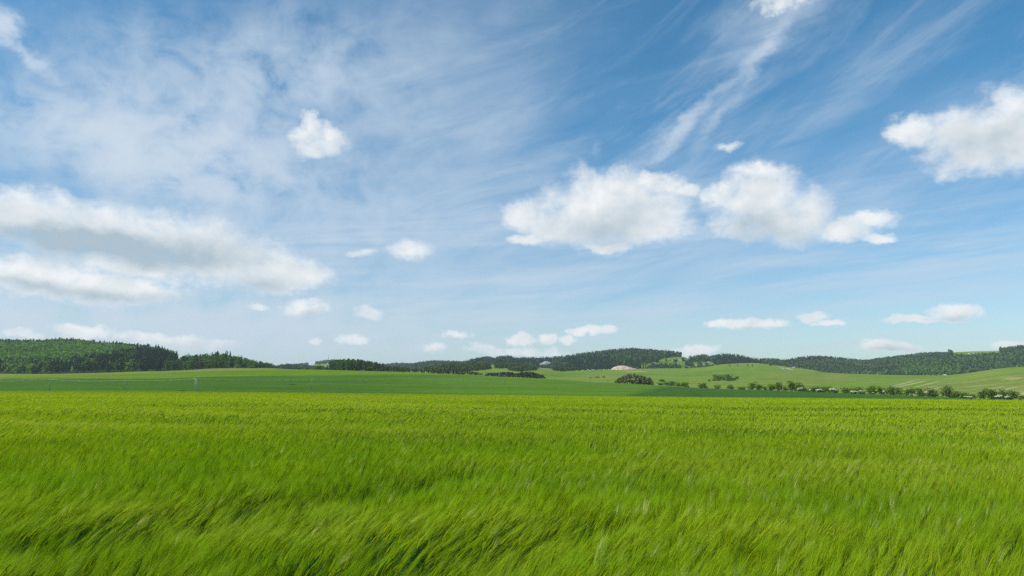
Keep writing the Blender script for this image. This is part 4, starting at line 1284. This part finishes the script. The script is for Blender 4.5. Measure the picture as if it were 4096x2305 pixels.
PREV = [None]                     # each patch hangs on the one before: keeps the node evaluation in sequence
def blob(u, v, ru, rv, rot=0.0):
    """squared radius in an ellipse placed on the sky"""
    a, e = azel(u, v)
    a2, e2 = azel(u + ru, v); a3, e3 = azel(u, v - rv)
    ra, re = max(.002, abs(a2 - a)), max(.002, abs(e3 - e))
    c = N(nt, 'ShaderNodeCombineXYZ'); L(WAZ, c.inputs[0]); L(WEL, c.inputs[1])
    if PREV[0] is not None: L(PREV[0], c.inputs[2])
    if rot:
        m = N(nt, 'ShaderNodeMapping', vector_type='TEXTURE')
        m.inputs['Location'].default_value = (a, e, 0); m.inputs['Rotation'].default_value = (0, 0, R(rot))
        m.inputs['Scale'].default_value = (ra, re, 1e4)
        L(c.outputs[0], m.inputs[0])
    else:
        m = N(nt, 'ShaderNodeVectorMath', operation='MULTIPLY_ADD'); L(c.outputs[0], m.inputs[0])
        m.inputs[1].default_value = (1 / ra, 1 / re, 1e-4); m.inputs[2].default_value = (-a / ra, -e / re, 0)
    d = N(nt, 'ShaderNodeVectorMath', operation='DOT_PRODUCT'); L(m.outputs[0], d.inputs[0]); L(m.outputs[0], d.inputs[1])
    return d.outputs['Value']
K = 4096 / 2576.0
CUM = [(1510, 518, 165, 104), (1622, 530, 105, 80), (1430, 560, 115, 56), (1590, 572, 160, 46), (1312, 545, 56, 38), (1318, 600, 62, 18), (1530, 616, 60, 13), (1650, 455, 60, 30), (1712, 470, 46, 22),
       (1905, 505, 128, 90), (1960, 565, 132, 56), (1850, 565, 76, 40), (2030, 530, 75, 70), (1925, 440, 75, 30), (1812, 485, 46, 36), (2120, 585, 85, 24), (2190, 555, 66, 22), (2215, 595, 50, 15),
       (2430, 345, 165, 80), (2560, 305, 130, 100), (2300, 335, 80, 50), (2425, 395, 80, 52), (2540, 380, 120, 70),
       (800, 352, 84, 40, .85), (825, 338, 44, 34, .8), (785, 318, 36, 30, .35), (1035, 628, 70, 30, .8), (910, 632, 45, 12, .5),
       (60, 548, 200, 78), (220, 580, 235, 84), (420, 612, 215, 90), (560, 648, 190, 74), (690, 685, 150, 52), (770, 690, 70, 34),
       (90, 700, 215, 50), (270, 724, 185, 40), (330, 660, 190, 34), (390, 738, 60, 20), (770, 773, 70, 27, .5), (645, 768, 40, 11, .5), (925, 793, 48, 20, .5),
       (210, 832, 64, 18), (60, 845, 64, 12, .5), (350, 845, 70, 15, .5), (470, 862, 150, 20, .5), (880, 855, 46, 13, .5), (790, 855, 18, 8, .5), (1095, 875, 42, 12, .5), (1150, 846, 46, 12, .5), (1212, 878, 45, 14, .5),
       (1310, 857, 36, 14), (1380, 854, 22, 13), (1430, 857, 24, 10), (1475, 836, 46, 10), (1530, 830, 18, 11), (1320, 886, 120, 12, .5), (1750, 878, 60, 12), (1880, 818, 100, 13), (2040, 800, 36, 14), (2080, 817, 36, 9),
       (2400, 780, 66, 22), (2300, 802, 80, 10), (2225, 868, 55, 16), (2280, 876, 40, 12), (2545, 866, 42, 12), (1960, 12, 110, 26, .6), (1845, 366, 54, 16, .45)]
Fd = None
for (u, v, ru, rv, *sg) in CUM:
    r2 = blob(u * K, v * K, ru * K, rv * K)
    g = math_('SUBTRACT', sg[0] if sg else 1.0, r2)
    if Fd is None: Fd = g
    else:
        n = N(nt, 'ShaderNodeMath', operation='SMOOTH_MAX'); L(Fd, n.inputs[0]); L(g, n.inputs[1]); n.inputs[2].default_value = .42; Fd = n.outputs[0]
    PREV[0] = Fd
nzm = N(nt, 'ShaderNodeMix', data_type='FLOAT'); L(ramp(EL, .05, .26), nzm.inputs[0]); L(noise(Q, 62.0, 7, .62, .2), nzm.inputs[2]); L(noise(Q, 22.0, 9, .60, .2), nzm.inputs[3])
nz = nzm.outputs[0]
dens = math_('ADD', math_('MAXIMUM', Fd, -1.2), math_('MULTIPLY', math_('SUBTRACT', nz, .5), ramp(EL, .06, .25, 3.0, 2.6, False)))
dens = math_('ADD', dens, ramp(EL, .17, .06, 0, .30))
alpha = ramp(dens, -.45, 1.10)
# light on the clouds: compare the billow field with itself a little towards the sun
shift = N(nt, 'ShaderNodeVectorMath', operation='ADD'); L(Q, shift.inputs[0]); shift.inputs[1].default_value = (-.010, .016, 0)
nb = noise(Q, 12.0, 6, .52, .2); nb2 = noise(shift.outputs[0], 12.0, 6, .52, .2)
relief = math_('SUBTRACT', nb, nb2)
DARK = [(1530, 568, 150, 44, .85), (1905, 548, 115, 32, .75), (1960, 592, 130, 30, .7), (2470, 378, 170, 62, .6), (300, 615, 330, 44, 1.15), (120, 600, 160, 35, .6), (480, 660, 160, 30, .7), (650, 715, 130, 18, .7), (260, 742, 190, 20, .9), (60, 722, 140, 14, .5), (780, 790, 60, 12, .8),
        (450, 870, 170, 16, .5), (1110, 885, 90, 8, .5), (1900, 830, 90, 6, .6), (2400, 798, 70, 8, .6), (2240, 880, 60, 7, .6), (1040, 652, 60, 10, .4)]
dk = None
for (u, v, ru, rv, a) in DARK:
    r2 = blob(u * K, v * K, ru * K, rv * K)
    g = math_('MULTIPLY', math_('EXPONENT', math_('MULTIPLY', r2, -1.0)), a)
    dk = g if dk is None else math_('ADD', dk, g)
    PREV[0] = dk
shade = math_('ADD', math_('MULTIPLY', relief, 1.7), .88)
shade = math_('SUBTRACT', shade, math_('MULTIPLY', dk, math_('ADD', math_('MULTIPLY', nb, .8), .35)))
shade = math_('ADD', shade, math_('MULTIPLY', ramp(dens, 1.0, .15), .10), None, True)
cc = N(nt, 'ShaderNodeMix', data_type='RGBA'); L(shade, cc.inputs[0])
def rgbs(c): return (c[0] / SKY_S, c[1] / SKY_S, c[2] / SKY_S, 1)
cc.inputs[6].default_value = rgbs((.43, .535, .61)); cc.inputs[7].default_value = rgbs((.92, .945, .96))

# thin veils: soft patches broken by streaked and mottled noise
VEIL = [(1735, 490, 80, 42, 0, .7), (1680, 520, 400, 120, 0, .22), (2150, 540, 160, 60, 0, .3), (2420, 360, 260, 130, 0, .25), (340, 345, 300, 110, 0, 1.25), (500, 420, 230, 110, 0, 1.0), (170, 350, 200, 70, -10, .55), (480, 180, 360, 120, 0, .55), (750, 200, 260, 130, 0, .40), (900, 560, 420, 140, 0, .70), (1000, 250, 330, 230, 0, .42), (1150, 80, 300, 150, 0, .22),
        (55, 118, 95, 18, -42, 1.6), (8, 85, 50, 26, -50, 1.6), (1745, 290, 200, 15, 38, .75), (1885, 190, 190, 18, 50, .65), (1700, 345, 90, 14, 34, .45), (1960, 50, 180, 55, 20, .7), (2080, 300, 330, 40, 30, .20), (2200, 120, 330, 50, 25, .18), (1450, 680, 560, 50, 3, .32), (1950, 730, 380, 22, 6, .22), (1250, 820, 900, 100, 0, .40), (250, 810, 700, 120, 0, 1.1), (560, 860, 520, 60, 0, .7), (1150, 430, 230, 200, 0, .25), (2150, 500, 200, 14, 14, .2), (1500, 370, 10, 14, 0, .3)]
vs = None
for (u, v, ru, rv, rot, a) in VEIL:
    r2 = blob(u * K, v * K, ru * K, rv * K, rot)
    g = math_('MULTIPLY', math_('EXPONENT', math_('MULTIPLY', r2, -1.0)), a)
    vs = g if vs is None else math_('ADD', vs, g)
    PREV[0] = vs
st = N(nt, 'ShaderNodeMapping', vector_type='TEXTURE'); L(PW, st.inputs[0]); st.inputs['Rotation'].default_value = (0, 0, R(14)); st.inputs['Scale'].default_value = (1 / 1.2, 1 / 5.5, 1)
n1 = noise(st.outputs[0], 1.6, 8, .6, .6)
n2 = noise(Q, 17.0, 7, .58, .3)
left = ramp(AZ, .05, -.35)
nn = N(nt, 'ShaderNodeMix', data_type='FLOAT'); L(left, nn.inputs[0]); L(n1, nn.inputs[2]); L(n2, nn.inputs[3])
vn = ramp(nn.outputs[0], .30, .70, .12, 1.65, False)
va = math_('MULTIPLY', vs, vn)
va = math_('ADD', va, math_('MULTIPLY', ramp(n1, .5, .75), .10))
mA = N(nt, 'ShaderNodeMapping', vector_type='TEXTURE'); L(Q, mA.inputs[0]); mA.inputs['Rotation'].default_value = (0, 0, R(36)); mA.inputs['Scale'].default_value = (1 / 3.2, 1 / 16, 1)
nA = noise(mA.outputs[0], 1.0, 8, .62, .5)
va = math_('ADD', va, math_('MULTIPLY', math_('MULTIPLY', ramp(nA, .46, .78), .38), math_('MULTIPLY', ramp(AZ, -.12, .16), ramp(EL, .10, .26))))
mB = N(nt, 'ShaderNodeMapping', vector_type='TEXTURE'); L(Q, mB.inputs[0]); mB.inputs['Rotation'].default_value = (0, 0, R(5)); mB.inputs['Scale'].default_value = (1 / 2.5, 1 / 26, 1)
nB = noise(mB.outputs[0], 1.0, 8, .62, .4)
va = math_('ADD', va, math_('MULTIPLY', math_('MULTIPLY', ramp(nB, .42, .76), .85), math_('MULTIPLY', ramp(EL, .30, .20), ramp(EL, .02, .06))))
va = math_('SUBTRACT', 1.0, math_('EXPONENT', math_('MULTIPLY', va, -1.0)))
sm = N(nt, 'ShaderNodeMix', data_type='RGBA'); L(va, sm.inputs[0])
tintn = N(nt, 'ShaderNodeMix', data_type='RGBA', blend_type='MULTIPLY'); tintn.inputs[0].default_value = 1; L(sky.outputs[0], tintn.inputs[6]); tg = N(nt, 'ShaderNodeMix', data_type='RGBA'); L(ramp(EL, .02, .42), tg.inputs[0]); tg.inputs[6].default_value = (.95, 1.09, 1.16, 1); tg.inputs[7].default_value = (.46, 1.08, 1.26, 1); L(tg.outputs[2], tintn.inputs[7])
L(tintn.outputs[2], sm.inputs[6]); sm.inputs[7].default_value = rgbs((.62, .72, .83))
fm = N(nt, 'ShaderNodeMix', data_type='RGBA'); L(alpha, fm.inputs[0]); L(sm.outputs[2], fm.inputs[6]); L(cc.outputs[2], fm.inputs[7])
L(fm.outputs[2], bg.inputs['Color'])
w.cycles.sampling_method = 'NONE'

# ------------------------------------------------------------------ render settings
sc.view_settings.view_transform = 'Standard'; sc.view_settings.look = 'None'
sc.view_settings.exposure = 0.0; sc.view_settings.gamma = 1.0
cy = sc.cycles
cy.use_denoising = False
cy.max_bounces = 6; cy.diffuse_bounces = 3; cy.glossy_bounces = 2; cy.transmission_bounces = 4; cy.volume_bounces = 1; cy.transparent_max_bounces = 8
cy.use_adaptive_sampling = False
cy.caustics_reflective = False; cy.caustics_refractive = False
